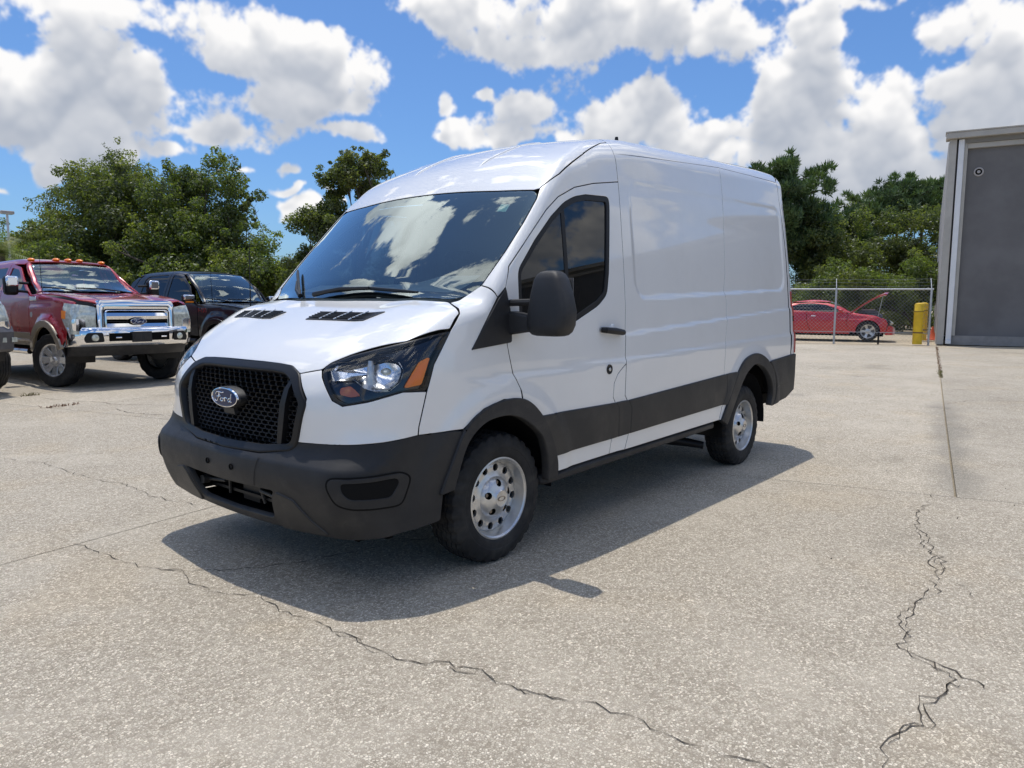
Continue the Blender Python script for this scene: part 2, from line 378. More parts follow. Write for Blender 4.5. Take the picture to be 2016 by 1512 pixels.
def panel(name, f, pts, d, m, parent=None, res=.035, off=0., gap=.0042, depth=.02, holes=(), rnd=.0, hrnd=0., mirror=True, bevel=.0015, reach=.5, cyl=None, name2=None, zfun=None):
    """Cut a panel out of the surface f = 0: the outline pts (3D) and the holes are projected along d,
    triangulated, laid on the surface and given a turned-in rim. mirror also builds the twin on the other side (y -> -y)."""
    pts = np.array(pts, float)
    if cyl is None:
        d = np.array(d, float); d /= np.linalg.norm(d)
        e1 = np.cross(d, [0, 0, 1.]) if abs(d[2]) < .95 else np.array([0, 1., 0]); e1 /= np.linalg.norm(e1); e2 = np.cross(e1, d)
        to2 = lambda P: np.stack([P@e1, P@e2], 1)
        tm = float(np.mean(pts@d))
    else:
        cx, scl = cyl
        to2 = lambda P: np.stack([np.arctan2(P[:, 1], P[:, 0]-cx)*scl, P[:, 2]], 1)
    o2 = densify(inset(round_poly(to2(pts), rnd), gap), res*.6)
    h2 = [densify(inset(round_poly(to2(np.array(h, float)), hrnd), -gap), res*.6) for h in holes]
    uv, F = tri2d(o2, h2, res)
    if cyl is None:
        O = uv[:, :1]*e1+uv[:, 1:]*e2
        t = shoot(f, O, d, tm-reach, tm+reach)
        bad = np.isnan(t)
        if bad.any():
            good = np.where(~bad)[0]
            for i in np.where(bad)[0]: t[i] = t[good[np.argmin(((uv[good]-uv[i])**2).sum(1))]]
        P = O+d*t[:, None]
    else:
        th = uv[:, 0]/scl; D = np.stack([-np.cos(th), -np.sin(th), 0*th], 1)
        O = np.stack([cx+2.2*np.cos(th), 2.2*np.sin(th), uv[:, 1]], 1)
        t = shoot(f, O, D, 0., 2.2, 120) if False else shoot_dirs(f, O, D, 0., 2.1, 110)
        P = O+D*t[:, None]
    N = grad(f, P)
    P = P+N*off
    # winding
    a = np.cross(P[F[:, 1]]-P[F[:, 0]], P[F[:, 2]]-P[F[:, 0]]); s = np.sum(a*N[F[:, 0]], 1)
    F = np.where((s < 0)[:, None], F[:, ::-1], F)
    ed = {}
    for tri in F:
        for i in range(3):
            a_, b_ = int(tri[i]), int(tri[(i+1) % 3])
            ed[(a_, b_)] = ed.get((a_, b_), 0)+1
    bd = [(a_, b_) for (a_, b_) in ed if (b_, a_) not in ed]
    nf = len(F); faces = [tuple(q) for q in F]; V = list(P); NN = list(N)
    if depth > 0 and bd:
        tang = {}
        for a_, b_ in bd:
            w = P[b_]-P[a_]; w = w/max(np.linalg.norm(w), 1e-9)
            for q in (a_, b_): tang[q] = tang.get(q, 0)+np.cross(w, N[q])
        r1 = {}; r2 = {}
        for q, w in tang.items():
            w = w/max(np.linalg.norm(w), 1e-9)
            r1[q] = len(V); V.append(P[q]+w*bevel-N[q]*bevel*1.5); NN.append((w*.9+N[q]*.35))
            r2[q] = len(V); V.append(P[q]+w*bevel-N[q]*depth); NN.append(w)
        for a_, b_ in bd:
            faces += [(b_, a_, r1[a_], r1[b_]), (r1[b_], r1[a_], r2[a_], r2[b_])]
    V = np.array(V); NN = np.array(NN); NN /= np.maximum(np.linalg.norm(NN, axis=1, keepdims=True), 1e-9)
    obs = [mobj(name, V, faces, [m, SEAM] if m is WHITE else m, parent, True, NN)]
    if mirror:
        V2 = V*[1, -1, 1]; N2 = NN*[1, -1, 1]
        obs.append(mobj(name2 or name, V2, [q[::-1] for q in faces], [m, SEAM] if m is WHITE else m, parent, True, N2))
    if m is WHITE:
        mi = np.zeros(len(faces), np.int32); mi[nf+1::2] = 1
        for o in obs: o.data.polygons.foreach_set('material_index', mi)
    return obs
def shoot_dirs(f, O, D, t0, t1, n):
    lo = np.full(len(O), np.nan); hi = lo.copy(); tp = t0; fp = f(O+D*t0)
    for t in np.linspace(t0, t1, n)[1:]:
        fc = f(O+D*t); m = (fp > 0) & (fc <= 0) & np.isnan(lo); lo[m] = tp; hi[m] = t; tp = t; fp = fc
    for _ in range(24):
        q = (lo+hi)/2; fm = f(O+D*q[:, None]); lo = np.where(fm > 0, q, lo); hi = np.where(fm > 0, hi, q)
    t = (lo+hi)/2
    return np.where(np.isnan(t), np.nanmean(t), t)
def surf_line(f, pts, d, step=.04, reach=.6):
    # a polyline laid on the surface along one common direction, so that neighbouring panels share the same edge
    d = np.array(d, float); d /= np.linalg.norm(d); P = np.array(pts, float); Q = [P[0]]
    for a, b in zip(P[:-1], P[1:]):
        n = max(1, int(np.linalg.norm(b-a)/step))
        Q += [a+(b-a)*(i+1)/n for i in range(n)]
    Q = np.array(Q); t = shoot(f, Q-d*reach, d, 0, 2*reach, 90); t = np.where(np.isnan(t), reach, t)
    return [tuple(q) for q in (Q-d*reach+d*t[:, None])]
def side(pts, y=1.0): return [(x, y, z) for x, z in pts]
def sym(pts):        # open polyline from centre line outwards -> closed symmetric outline
    p = [tuple(q) for q in pts]; return p+[(x, -y, z) for x, y, z in reversed(p) if abs(y) > 1e-6]
# ------------------------------------------------------------ the white van
Wz = pchip([0, .2, .45, .75, 1.0, 1.3, 1.6, 2.0, 2.3, 2.45, 2.6, 2.8], [.985, 1.0, 1.015, 1.03, 1.03, 1.015, .99, .945, .903, .88, .86, .82])
FZ = pchip([.2, .27, .34, .45, .573, .63, .68, .72, .85, .95, 1.03, 1.08, 1.15, 1.3], [.86, .94, .985, 1.03, 1.055, 1.05, 1.01, .995, 1.0, .99, .965, .94, .88, .70])
TX = pchip([-4.6, -4.3, -3, -2, -1.5, -1.187, -1.0, -.8, -.6, -.43, -.1, .16, .26, .4, .6, .8, .9, .97],
           [2.72, 2.72, 2.655, 2.59, 2.555, 2.51, 2.465, 2.385, 2.28, 2.14, 1.805, 1.53, 1.415, 1.36, 1.272, 1.172, 1.118, 1.06])
FRT = pchip([-.8, -.4, 0, .3, .6, .9, 1.2], [0, 0, 0, .02, .06, .13, .2])
FRL = pchip([-.4, 0, .3, .6, .9, 1.2], [0, 0, .005, .03, .08, .15])
def van_f(P):
    x, y, z = P[..., 0], np.abs(P[..., 1]), P[..., 2]
    up = sst(1.0, 1.5, z)
    w = Wz(z)-FRT(x)*up-FRL(x)*(1-up)
    # pressed relief of the flanks: long recess above, two swage steps below, swollen arches
    zr = z+.042*(x+1.45)
    rec = rbox(x, zr, -2.77, 1.83, 1.40, .385, .13)
    w = w-.010*sst(.022, -.022, rec)*(1-.7*sst(1.95, 2.16, zr))
    aft = sst(-1.14, -1.26, x)
    w = w+.010*aft*sst(.02, -.02, z-(1.207-.0575*(x+1.21)))
    w = w+.010*sst(.03, -.01, z-(1.0-.03*x))*sst(.45, .0, x)
    for (ax, az_, r0) in ((.02, .36, .66), (-3.33, .40, .68)):
        w = w+.014*sst(r0, r0-.10, np.hypot(x-ax, z-az_))
    s = y-w
    fr = x-(FZ(z)-.11*y**2-.15*y**6*sst(.6, .85, z)+.05*y**6*sst(.7, .45, z))
    # dip between grille and headlights
    cab = sst(.35, .1, x)*sst(-.9, -.5, x); hood = sst(.1, .35, x)
    ztop = TX(x+.12*y**2*(1-hood)*sst(-1.8, -.5, x))-y**2*(.055-.03*cab-.03*hood)
    ztop = ztop+.012*sst(.40, .62, y)*sst(.95, .80, y)*hood*sst(.95, .6, x)       # bonnet shoulders
    t = (z-ztop)*np.where(x > -.9, .8, 1)
    kside = .15+(.05-.15)*sst(-1.3, -.5, x)+(.07-.05)*sst(.1, .4, x)
    r = fil(t, s, kside)
    r = fil(r, fr, .10+.06*sst(.9, .5, z))
    r = fil(r, -4.43+.05*sst(1.0, 2.5, z)-x, .10)
    return np.maximum(r, .24-z)

van = thing('cargo_van', 'big white cargo van with raised roof and dark grey bumpers, parked in the foreground', 'van')
L = (0, -1, 0)
# bonnet, wings, fascia
HOODF = [(.893, 0, 1.094), (.889, .30, 1.094), (.889, .41, 1.089), (.908, .50, 1.056), (.881, .586, 1.073), (.869, .624, 1.080), (.833, .645, 1.113),
         (.772, .713, 1.148), (.60, .916, 1.215), (.389, .998, 1.266), (.299, .975, 1.346), (.222, .825, 1.397), (.262, .45, 1.41), (.278, 0, 1.412)]
hood = panel('bonnet', van_f, sym(HOODF), (-.45, 0, -1), WHITE, van, res=.03, mirror=False, rnd=.012)[0]
panel('wing', van_f, [(.385, .998, 1.264), (.299, .975, 1.346), (.222, .825, 1.396), (.175, .845, 1.41), (.076, .915, 1.491), (.045, 1.0, 1.425), (.252, 1.017, 1.166),
      (-.05, 1.02, 1.195), (-.012, 1.02, 1.193), (-.027, 1.02, 1.125), (-.055, 1.02, 1.023), (-.103, 1.02, .932), (-.116, 1.02, .867), (.037, 1.02, .885), (.19, 1.02, .852),
      (.335, 1.02, .767), (.605, .999, .774), (.60, 1.0, .816), (.553, 1.005, .98), (.506, 1.005, 1.104)], (-.25, -1, -.38), WHITE, van, res=.025)
panel('fascia', van_f, [(.942, .60, .945), (.956, .58, .85), (.96, .545, .733), (.913, .764, .741), (.75, .93, .757), (.605, .999, .774), (.60, 1.0, .816), (.553, 1.005, .98),
      (.682, .98, .985), (.80, .885, .945), (.880, .79, .922), (.905, .745, .945), (.905, .70, 1.0), (.893, .655, 1.045), (.869, .624, 1.080), (.881, .586, 1.073), (.908, .50, 1.056), (.925, .545, 1.0)],
      (-1, -.9, 0), WHITE, van, res=.022)
# roof and cant panels
CREASE = surf_line(van_f, [(-.452, .885, 2.058), (-.607, .912, 2.152), (-.80, .893, 2.27), (-.968, .872, 2.363), (-1.168, .832, 2.446), (-1.262, .815, 2.462)], (-.3, -.7, -.65))
WSEDGE = surf_line(van_f, [(.076, .915, 1.491), (-.10, .924, 1.67), (-.26, .921, 1.84), (-.40, .903, 1.985), (-.452, .885, 2.058)], (-.8, -.75, -.6))
WSTOP = surf_line(van_f, [(-.38, 0, 2.07), (-.388, .30, 2.066), (-.400, .60, 2.058), (-.437, .855, 2.05), (-.452, .885, 2.058)], (-1, -.1, -.8))
panel('roof_front', van_f, sym(WSTOP+CREASE[1:]+[(-1.268, .74, 2.49), (-1.268, 0, 2.53)]), (-.5, 0, -1), WHITE, van, res=.03, mirror=False)
panel('roof_rear', van_f, sym([(-1.272, 0, 2.53), (-1.272, .74, 2.49), (-4.30, .74, 2.66), (-4.33, 0, 2.70)]), (0, 0, -1), WHITE, van, res=.07, mirror=False, gap=0, bevel=0)
panel('roof_rail', van_f, [(-1.272, .74, 2.49), (-1.255, .845, 2.445), (-1.243, .886, 2.378), (-2.893, .853, 2.534), (-4.188, .855, 2.579), (-4.30, .74, 2.66)], (0, -1, -1), WHITE, van, res=.03, gap=0, bevel=0)
for yy in (.30,):           # pressed ribs in the roof cap
    for s in (1, -1):
        b = MB(); pts = []
        for x in np.linspace(-.58, -1.24, 14):
            y = s*(yy-.02*(x+.6)); O = np.array([[x, y, 4.0]]); t = shoot(van_f, O, np.array([0, 0, -1.]), .8, 2.8)
            pts.append((x, y, 4-t[0]-.003))
        b.tube(pts, [.002]+[.011]*12+[.002], 8).build('roof_rib', WHITE, van)
panel('windshield_pillar', van_f, [(.076, .915, 1.491), (.045, 1.0, 1.425), (-.025, 1.001, 1.482), (-.067, .984, 1.594), (-.238, .974, 1.755), (-.431, .954, 1.928), (-.557, .943, 2.015), (-.735, .933, 2.092), (-.947, .926, 2.143),
      (-1.246, .919, 2.192), (-1.243, .886, 2.378)]+CREASE[::-1]+WSEDGE[::-1][1:-1],
      (-.2, -1, -.4), WHITE, van, res=.025)
# windscreen
WSO = [(.262, 0, 1.43), (.235, .45, 1.425), (.185, .80, 1.42), (.125, .885, 1.445)]+WSEDGE[:-1]+WSTOP[::-1][1:]
ws = panel('windshield', van_f, sym(WSO), (-1, 0, -.8), GLASS_WS, van, res=.05, off=-.005, gap=.004, depth=0, rnd=.03, mirror=False)[0]
WSI = [(.215, 0, 1.475), (.185, .45, 1.47), (.145, .76, 1.465), (.085, .835, 1.50), (.03, .870, 1.56), (-.12, .885, 1.70), (-.26, .88, 1.84), (-.36, .862, 1.945), (-.385, .82, 1.995), (-.352, .6, 2.005), (-.34, .3, 2.013), (-.335, 0, 2.016)]
fr_ = panel('glass_border', van_f, sym(WSO), (-1, 0, -.8), BLACK, ws, res=.04, off=-.009, gap=.004, depth=0, rnd=.03, hrnd=.05, holes=[sym(WSI)], mirror=False)
# front doors
DOOR = [(-.43, .426), (-.424, .50), (-.375, .636), (-.275, .775), (-.145, .866), (-.116, .867), (-.103, .932), (-.055, 1.023), (-.027, 1.125), (-.012, 1.193), (-.05, 1.20), (-.057, 1.33), (-.022, 1.482),
        (-.067, 1.594), (-.238, 1.755), (-.431, 1.928), (-.557, 2.015), (-.735, 2.092), (-.947, 2.143), (-1.246, 2.192), (-1.235, 1.876), (-1.226, 1.45), (-1.226, 1.39), (-1.20, 1.116), (-1.196, 1.017),
        (-1.10, .955), (-1.058, .897), (-1.052, .808), (-1.10, .742), (-1.118, .561), (-1.058, .539), (-1.04, .441)]
WIN = [(-.125, 1.245), (-.135, 1.575), (-.298, 1.745), (-.469, 1.893), (-.609, 1.988), (-.724, 2.036), (-.85, 2.062), (-1.105, 2.078), (-1.112, 2.03), (-1.045, 1.595), (-1.010, 1.462), (-.905, 1.392), (-.616, 1.285), (-.40, 1.245)]
dl, dr = panel('front_door', van_f, side(DOOR), L, WHITE, van, res=.03, holes=[side(WIN)], hrnd=.04)
WINI = [(-.15, 1.27), (-.16, 1.565), (-.31, 1.715), (-.48, 1.865), (-.62, 1.958), (-.73, 2.004), (-.85, 2.03), (-1.075, 2.045), (-1.078, 2.02), (-1.015, 1.60), (-.982, 1.475), (-.89, 1.42), (-.61, 1.312), (-.40, 1.27)]
for dd, sg in ((dl, 1), (dr, -1)):
    fl = (lambda P: van_f(P))
    se = panel('window_seal', fl, side(WIN), L, BLACK, dd, res=.03, off=-.001, gap=.001, holes=[side(WINI)], rnd=.04, hrnd=.03, mirror=False)[0]
    gl = panel('side_window', fl, side(WINI), L, GLASS_DK, dd, res=.05, off=-.010, gap=-.004, depth=0, rnd=.03, mirror=False)[0]
    dv = panel('window_divider', fl, side([(-.572, 1.29), (-.612, 1.31), (-.615, 1.965), (-.575, 1.945)]), L, BLACK, dd, res=.03, off=-.006, mirror=False)[0]
    if sg < 0:
        for o in (se, gl, dv):
            me = o.data.copy(); me.transform(Matrix.Scale(-1, 4, (0, 1, 0))); me.flip_normals(); o.data = me
# handles and lock
def at_side(x, z, off=0.):
    O = np.array([[x, 3., z]]); t = shoot(van_f, O, np.array([0, -1., 0]), 1., 3.); return 3-t[0]+off
for dd, s in ((dl, 1), (dr, -1)):
    y = at_side(-1.03, 1.235)
    b = MB()
    b.tube([(-.915, s*(y+.006), 1.242), (-.93, s*(y+.032), 1.240), (-1.03, s*(y+.042), 1.232), (-1.13, s*(y+.034), 1.222), (-1.148, s*(y+.006), 1.220)], [.017, .019, .0215, .019, .016], 10)
    b.build('door_handle', BLACK, dd)
    MB().ellipsoid((-1.055, s*(y-.012), 1.235), (.055, .017, .052)).build('handle_recess', WHITE, dd)
    yl = at_side(-.995, .995)
    b = MB(); b.lathe([(yl-.002, 0), (yl+.005, .026), (yl+.006, .030), (yl-.004, .032)] if s > 0 else [(-yl+.002, 0), (-yl-.005, .026), (-yl-.006, .030), (-yl+.004, .032)], 24, 'y', (-.995, 0, .992)).build('lock_cover', BLACK, dd)
    MB().ellipsoid((-.995, s*(yl+.006), .992), (.012, .004, .012)).build('key_slot', STEEL, dd)
# cargo flank
panel('lower_pillar', van_f, side([(-1.196, 1.017), (-1.10, .955), (-1.058, .897), (-1.052, .808), (-1.10, .742), (-1.118, .561), (-1.058, .539), (-1.04, .441), (-1.22, .444), (-1.25, .552), (-1.247, .727), (-1.19, .81)]), L, WHITE, van, res=.03)
panel('cargo_side', van_f, side([(-1.243, 2.378), (-1.8, 2.432), (-2.40, 2.488), (-2.893, 2.532), (-2.888, 2.357), (-2.869, 1.973), (-2.835, 1.665), (-2.79, 1.512), (-2.812, 1.445), (-2.80, 1.283), (-2.735, 1.058), (-2.72, .849), (-2.762, .789), (-2.765, .692), (-2.715, .6), (-2.68, .474),
      (-1.22, .444), (-1.25, .552), (-1.247, .727), (-1.19, .81), (-1.196, 1.017), (-1.20, 1.116), (-1.226, 1.39), (-1.226, 1.45), (-1.235, 1.876), (-1.246, 2.19)]), L, WHITE, van, res=.022)
def spl(P, n=5):
    # smooth open curve through the points
    P = np.array(P, float); t = np.concatenate([[0], np.cumsum(np.linalg.norm(np.diff(P, axis=0), axis=1))]); Q = []
    for i in range(len(P)-1):
        p0, p1, p2, p3 = P[max(i-1, 0)], P[i], P[i+1], P[min(i+2, len(P)-1)]
        for u in np.arange(n)/n: Q.append(.5*((2*p1)+(-p0+p2)*u+(2*p0-5*p1+4*p2-p3)*u*u+(-p0+3*p1-3*p2+p3)*u**3))
    return [tuple(q) for q in Q]+[tuple(P[-1])]
ARCR = [(-2.707, .474), (-2.778, .605), (-2.90, .781), (-3.02, .90), (-3.146, .962), (-3.334, .987), (-3.519, .955), (-3.68, .875), (-3.775, .786), (-3.83, .659), (-3.83, .553), (-3.80, .49)]
ARCRS = spl(ARCR)
ARCRI = [(-2.80, .43), (-2.846, .502), (-2.947, .65), (-3.052, .773), (-3.156, .848), (-3.324, .903), (-3.508, .869), (-3.665, .776), (-3.744, .682), (-3.767, .591), (-3.745, .50)]
panel('rear_quarter', van_f, side([(-2.893, 2.532), (-3.5, 2.556), (-4.188, 2.579), (-4.205, 2.45), (-4.25, 1.946), (-4.25, .93), (-3.65, .89)]+ARCR[:8][::-1]+
      [(-2.68, .474), (-2.715, .6), (-2.765, .692), (-2.762, .789), (-2.72, .849), (-2.735, 1.058), (-2.80, 1.283), (-2.812, 1.445), (-2.79, 1.512), (-2.835, 1.665), (-2.869, 1.973), (-2.888, 2.357)]), L, WHITE, van, res=.022)
panel('rear_corner', van_f, [(-4.188, .855, 2.579), (-4.205, .88, 2.45), (-4.25, .94, 1.946), (-4.25, 1.03, .93), (-4.43, .86, .93), (-4.38, .80, 1.95), (-4.36, .70, 2.60), (-4.30, .74, 2.66)], (1, -1, -.1), WHITE, van, res=.035)
panel('rear_door', van_f, [(-4.43, .85, .62), (-4.40, .80, 1.95), (-4.37, .69, 2.60), (-4.37, .004, 2.62), (-4.43, .004, .62)], (1, 0, 0), WHITE, van, res=.08)
panel('tail_light', van_f, [(-4.30, 1.0, .95), (-4.29, .98, 1.55), (-4.40, .86, 1.55), (-4.42, .88, .95)], (1, -1, 0), REDLENS, van, res=.04, off=.012, depth=.03)
MB().box(-4.44, -4.385, .50, .66, 1.92, 2.10).build('door_hinge_cover', WHITE, van, bevel=.015)
# black trim
AFO = spl([(.475, .47), (.417, .605), (.328, .772), (.183, .862), (.011, .893), (-.143, .872), (-.272, .78), (-.374, .636), (-.436, .50), (-.446, .40)])
AFI = spl([(-.36, .40), (-.345, .52), (-.285, .66), (-.162, .755), (-.04, .808), (.09, .817), (.213, .788), (.327, .69), (.397, .483)])
panel('arch_trim', van_f, side(AFO+AFI), L, PLASTIC, van, res=.022, off=.016, depth=.05, bevel=.006, gap=0)
panel('arch_trim', van_f, side(ARCRS+spl(([(-3.745, .50)]+ARCRI[:-1][::-1]))), L, PLASTIC, van, res=.022, off=.016, depth=.05, bevel=.006, gap=0)
for seg in ([(-.27, .772), (-.36, .650), (-.428, .53), (-1.116, .548), (-1.098, .742), (-1.072, .768)], [(-1.078, .768), (-1.104, .742), (-1.122, .548), (-1.247, .556), (-1.244, .727), (-1.215, .772)],
            [(-1.222, .772), (-1.252, .727), (-1.254, .556), (-2.70, .603), (-2.758, .70), (-2.755, .785), (-2.742, .842)], [(-2.75, .842), (-2.763, .785), (-2.766, .70), (-2.706, .603), (-2.765, .60), (-2.90, .79), (-2.945, .85)]):
    panel('rub_rail', van_f, side(seg), L, PLASTIC2, van, res=.025, off=.014, depth=.02, bevel=.007, gap=.001)
for s in (1, -1):
    b = MB()
    secs = []
    for x in (-.36, -.40, -1.5, -2.62, -2.70):
        sl = -.0225*(x+.4); e = .02 if x in (-.36, -2.70) else 0
        secs.append([(x, s*(1.0-e*2), .425+sl-e), (x, s*(1.022-e*2), .40+sl-e), (x, s*(1.018-e*2), .365+sl), (x, s*.97, .345+sl+e), (x, s*.86, .34+sl+e), (x, s*.86, .43+sl)])
    vs = [p for q in secs for p in q]; n = 6
    b.add(vs, [(i*n+j, i*n+(j+1) % n, (i+1)*n+(j+1) % n, (i+1)*n+j)[::s] for i in range(4) for j in range(n)]+[tuple(range(n))[::-s], tuple(4*n+j for j in range(n))[::s]])
    b.build('sill', PLASTIC, van, bevel=.006)
panel('rear_bumper_side', van_f, [(-3.66, 1.03, .898), (-4.174, 1.03, .932), (-4.30, .99, .94), (-4.42, .86, .94), (-4.43, .84, .60), (-4.30, .99, .585), (-4.15, 1.03, .525), (-3.78, 1.02, .49), (-3.83, 1.02, .553), (-3.83, 1.02, .659), (-3.775, 1.02, .786)],
      (.55, -1, 0), PLASTIC, van, res=.035, off=.02, depth=.05, bevel=.008)
panel('bumper_groove', van_f, side([(-3.845, .652), (-3.845, .662), (-4.18, .684), (-4.18, .674)]), L, BLACK, van, res=.03, off=.021, gap=0, depth=0)
b = MB(); b.box(-4.53, -4.40, -.93, .93, .50, .80); b.build('rear_bumper', PLASTIC, van, bevel=.03)
panel('mirror_sail', van_f, side([(.262, 1.163), (.046, 1.418), (-.020, 1.478), (-.054, 1.33), (-.047, 1.192)]), L, PLASTIC, van, res=.025, off=.008, depth=.02, bevel=.004, rnd=.012)

# ---------------------------------------------- bumper, grille, headlights
BT = [(0, .664), (.309, .668), (.511, .697), (.545, .733), (.62, .737), (.764, .741), (.93, .757), (1.0, .774)]
def bum(z, y):
    return (FZ(z)-.11*y*y, y, z)
CX = -.15
def cylp(y, z, x=None):
    x = x if x is not None else float(FZ(z)-.11*y*y); return (x, y, z)
bt = [cylp(0, .655), cylp(.309, .660), cylp(.50, .690), cylp(.545, .733), (.913, .764, .741), (.75, .93, .757), (.605, 1.0, .774), (.40, 1.02, .772), (.335, 1.02, .765), (.417, 1.02, .603), (.47, 1.0, .475),
      (.447, 1.0, .465), (.46, .995, .335), (.725, .96, .312), (.90, .80, .30), (.95, .62, .285), (.955, .306, .282), (.955, 0, .28)]
SCL = .9
intake = [cylp(0, .485), cylp(.43, .492), cylp(.40, .46), cylp(.36, .345), cylp(.33, .325), cylp(0, .318)]
bump_ = panel('front_bumper', van_f, sym(bt), None, PLASTIC, van, res=.022, gap=.002, depth=.03, bevel=.005, rnd=.01, holes=[sym(intake)], hrnd=.02, mirror=False, cyl=(CX, SCL))[0]
# number plate recess band and its two fixing holes
panel('plate_mount', van_f, sym([cylp(0, .645), cylp(.335, .648), cylp(.29, .497), cylp(0, .492)]), (-1, 0, 0), PLASTIC, bump_, res=.035, off=.004, depth=.010, bevel=.005, mirror=False)
for s in (1, -1):
    b = MB(); x = float(FZ(.572)-.11*.0132)+.008
    b.lathe([(x-.004, .016), (x+.0008, .016), (x+.0004, .011), (x-.01, .010), (x-.01, 0)], 16, 'x', (0, s*.115, .570)).build('plate_hole', DARK, bump_)
# chin corners with their crease, fog lamp blanks
panel('chin_corner', van_f, [(1.02, .452, .492), (1.0, .565, .468), (.955, .654, .372), (.93, .735, .312), (.95, .55, .292), (.955, .40, .288), (.985, .375, .335), (1.0, .41, .455)], (-1, -.4, 0), PLASTIC2, bump_, res=.025, off=.009, depth=.014, bevel=.005, rnd=.015)
FOGO = [(.979, .815, .603), (.70, .978, .612), (.657, .985, .59), (.652, .986, .565), (.687, .974, .468), (.719, .969, .456), (.90, .868, .466), (.945, .83, .483), (.963, .812, .515), (.985, .80, .57)]
panel('fog_seam', van_f, FOGO, (-1, -1.1, 0), SEAM, bump_, res=.03, off=.004, gap=-.007, depth=0, rnd=.03)
panel('fog_bezel', van_f, FOGO, (-1, -1.1, 0), PLASTIC, bump_,
      res=.02, off=.009, depth=.04, bevel=.007, rnd=.03, holes=[[(.955, .862, .583), (.724, .976, .589), (.71, .976, .565), (.753, .966, .503), (.927, .893, .511), (.95, .868, .541)]], hrnd=.02)
panel('fog_blank', van_f, [(.955, .862, .583), (.724, .976, .589), (.71, .976, .565), (.753, .966, .503), (.927, .893, .511), (.95, .868, .541)], (-1, -1.1, 0), BLACK, bump_, res=.03, off=-.030, gap=-.012, depth=0, rnd=.02)  # black colour puts the pocket's shade into its floor
panel('fog_insert', van_f, [(.91, .89, .572), (.745, .968, .578), (.775, .957, .522), (.87, .915, .522)], (-1, -1.1, 0), BLACK, bump_, res=.03, off=-.016, depth=.012, rnd=.015)
# dark space behind the intake with tow fixings and crossbar
b = MB(); b.box(.66, .70, -.88, .88, .27, .62); b.build('intake_back', DARK, van)
b = MB(); b.box(.60, .88, -.60, .60, .288, .298); b.build('undertray', DARK, van)
for s in (1, -1):
    b = MB(); b.tube([(.93, s*.36, .415), (.93, s*.17, .432)], .010, 8); b.tube([(.925, s*.36, .415), (.965, s*.36, .415)], [.024, .024], 12); b.tube([(.925, s*.14, .48), (.905, s*.17, .36)], .008, 6); b.build('tow_bolt', PLASTIC2, van)
for s in (1, -1):
    b = MB(); b.box(.45, .80, min(s*.76, s*.79), max(s*.76, s*.79), .262, .62); b.build('intake_blocker', DARK, van)  # dark boards added to block the sunlit ground from showing through the intake
b = MB(); b.box(.86, .90, -.45, .45, .375, .39); b.box(.80, .88, -.08, .08, .34, .44); b.build('crossmember', BLACK, van)
# grille
GO = [(0, 1.087), (.30, 1.088), (.41, 1.083), (.50, 1.049), (.603, .924), (.547, .733), (.511, .697), (.309, .668), (0, .660)]
GI = [(0, 1.060), (.30, 1.060), (.400, 1.055), (.473, 1.024), (.570, .921), (.517, .740), (.486, .714), (.30, .694), (0, .687)]
def g3(pts): return sym([(float(FZ(z)-.11*y*y), y, z) for y, z in pts])
gr = panel('grille', van_f, g3(GO), (-1, 0, 0), BLACK, van, res=.022, off=.010, gap=.0, depth=.05, bevel=.008, rnd=.02, holes=[g3(GI)], hrnd=.03, mirror=False)[0]
def gsurf(y, z, off):
    P = np.stack([0*y+3., y, z], 1); t = shoot(van_f, P, np.array([-1., 0, 0]), 1.7, 2.6); P = P+np.array([-1., 0, 0])*t[:, None]; return P+np.array([off, 0, 0])
# honeycomb: every cell a six-sided frame with depth
cells = []; W_, H_ = .048, .0252
gin = np.array([(y, z) for y, z in GI]+[(-y, z) for y, z in reversed(GI) if y > 0])
rows = 17
for r in range(rows):
    z = 1.05-.0105-r*.0214
    for c in range(-14, 15):
        y = (c+(.5 if r % 2 else 0))*.052
        if pip(np.array([[y, z]]), gin)[0]: cells.append((y, z))
cells = np.array(cells)
hexo = np.array([(-.0325, 0), (-.0195, .0135), (.0195, .0135), (.0325, 0), (.0195, -.0135), (-.0195, -.0135)])
hexi = np.array([(-.0265, 0), (-.0170, .0108), (.0170, .0108), (.0265, 0), (.0170, -.0108), (-.0170, -.0108)])
b = MB()
ctr = gsurf(cells[:, 0], cells[:, 1], 0.)
for (y, z), p in zip(cells, ctr):
    sl = 0.0
    x = p[0]-.022
    fx = lambda dy, dz: x-.22*y*dy*1.0
    o_ = [(fx(dy, dz), y+dy, z+dz) for dy, dz in hexo]; i_ = [(fx(dy, dz)-.002, y+dy, z+dz) for dy, dz in hexi]; k_ = [(q[0]-.022, q[1], q[2]) for q in i_]
    b.add(o_+i_+k_, [(j, (j+1) % 6, 6+(j+1) % 6, 6+j)[::-1] for j in range(6)]+[(6+j, 6+(j+1) % 6, 12+(j+1) % 6, 12+j)[::-1] for j in range(6)])
b.build('honeycomb', mat('grille_plastic', (.010, .010, .011), .42, spec=.35), gr, smooth=False, autos=None)
b = MB(); yy = np.linspace(-.57, .57, 25)
vs = [tuple(gsurf(np.array([y]), np.array([z]), -.055)[0]) for z in (.68, .80, .93, 1.06) for y in yy]
b.add(vs, [(i*25+j, i*25+j+1, (i+1)*25+j+1, (i+1)*25+j) for i in range(3) for j in range(24)]).build('grille_back', DARK, gr)
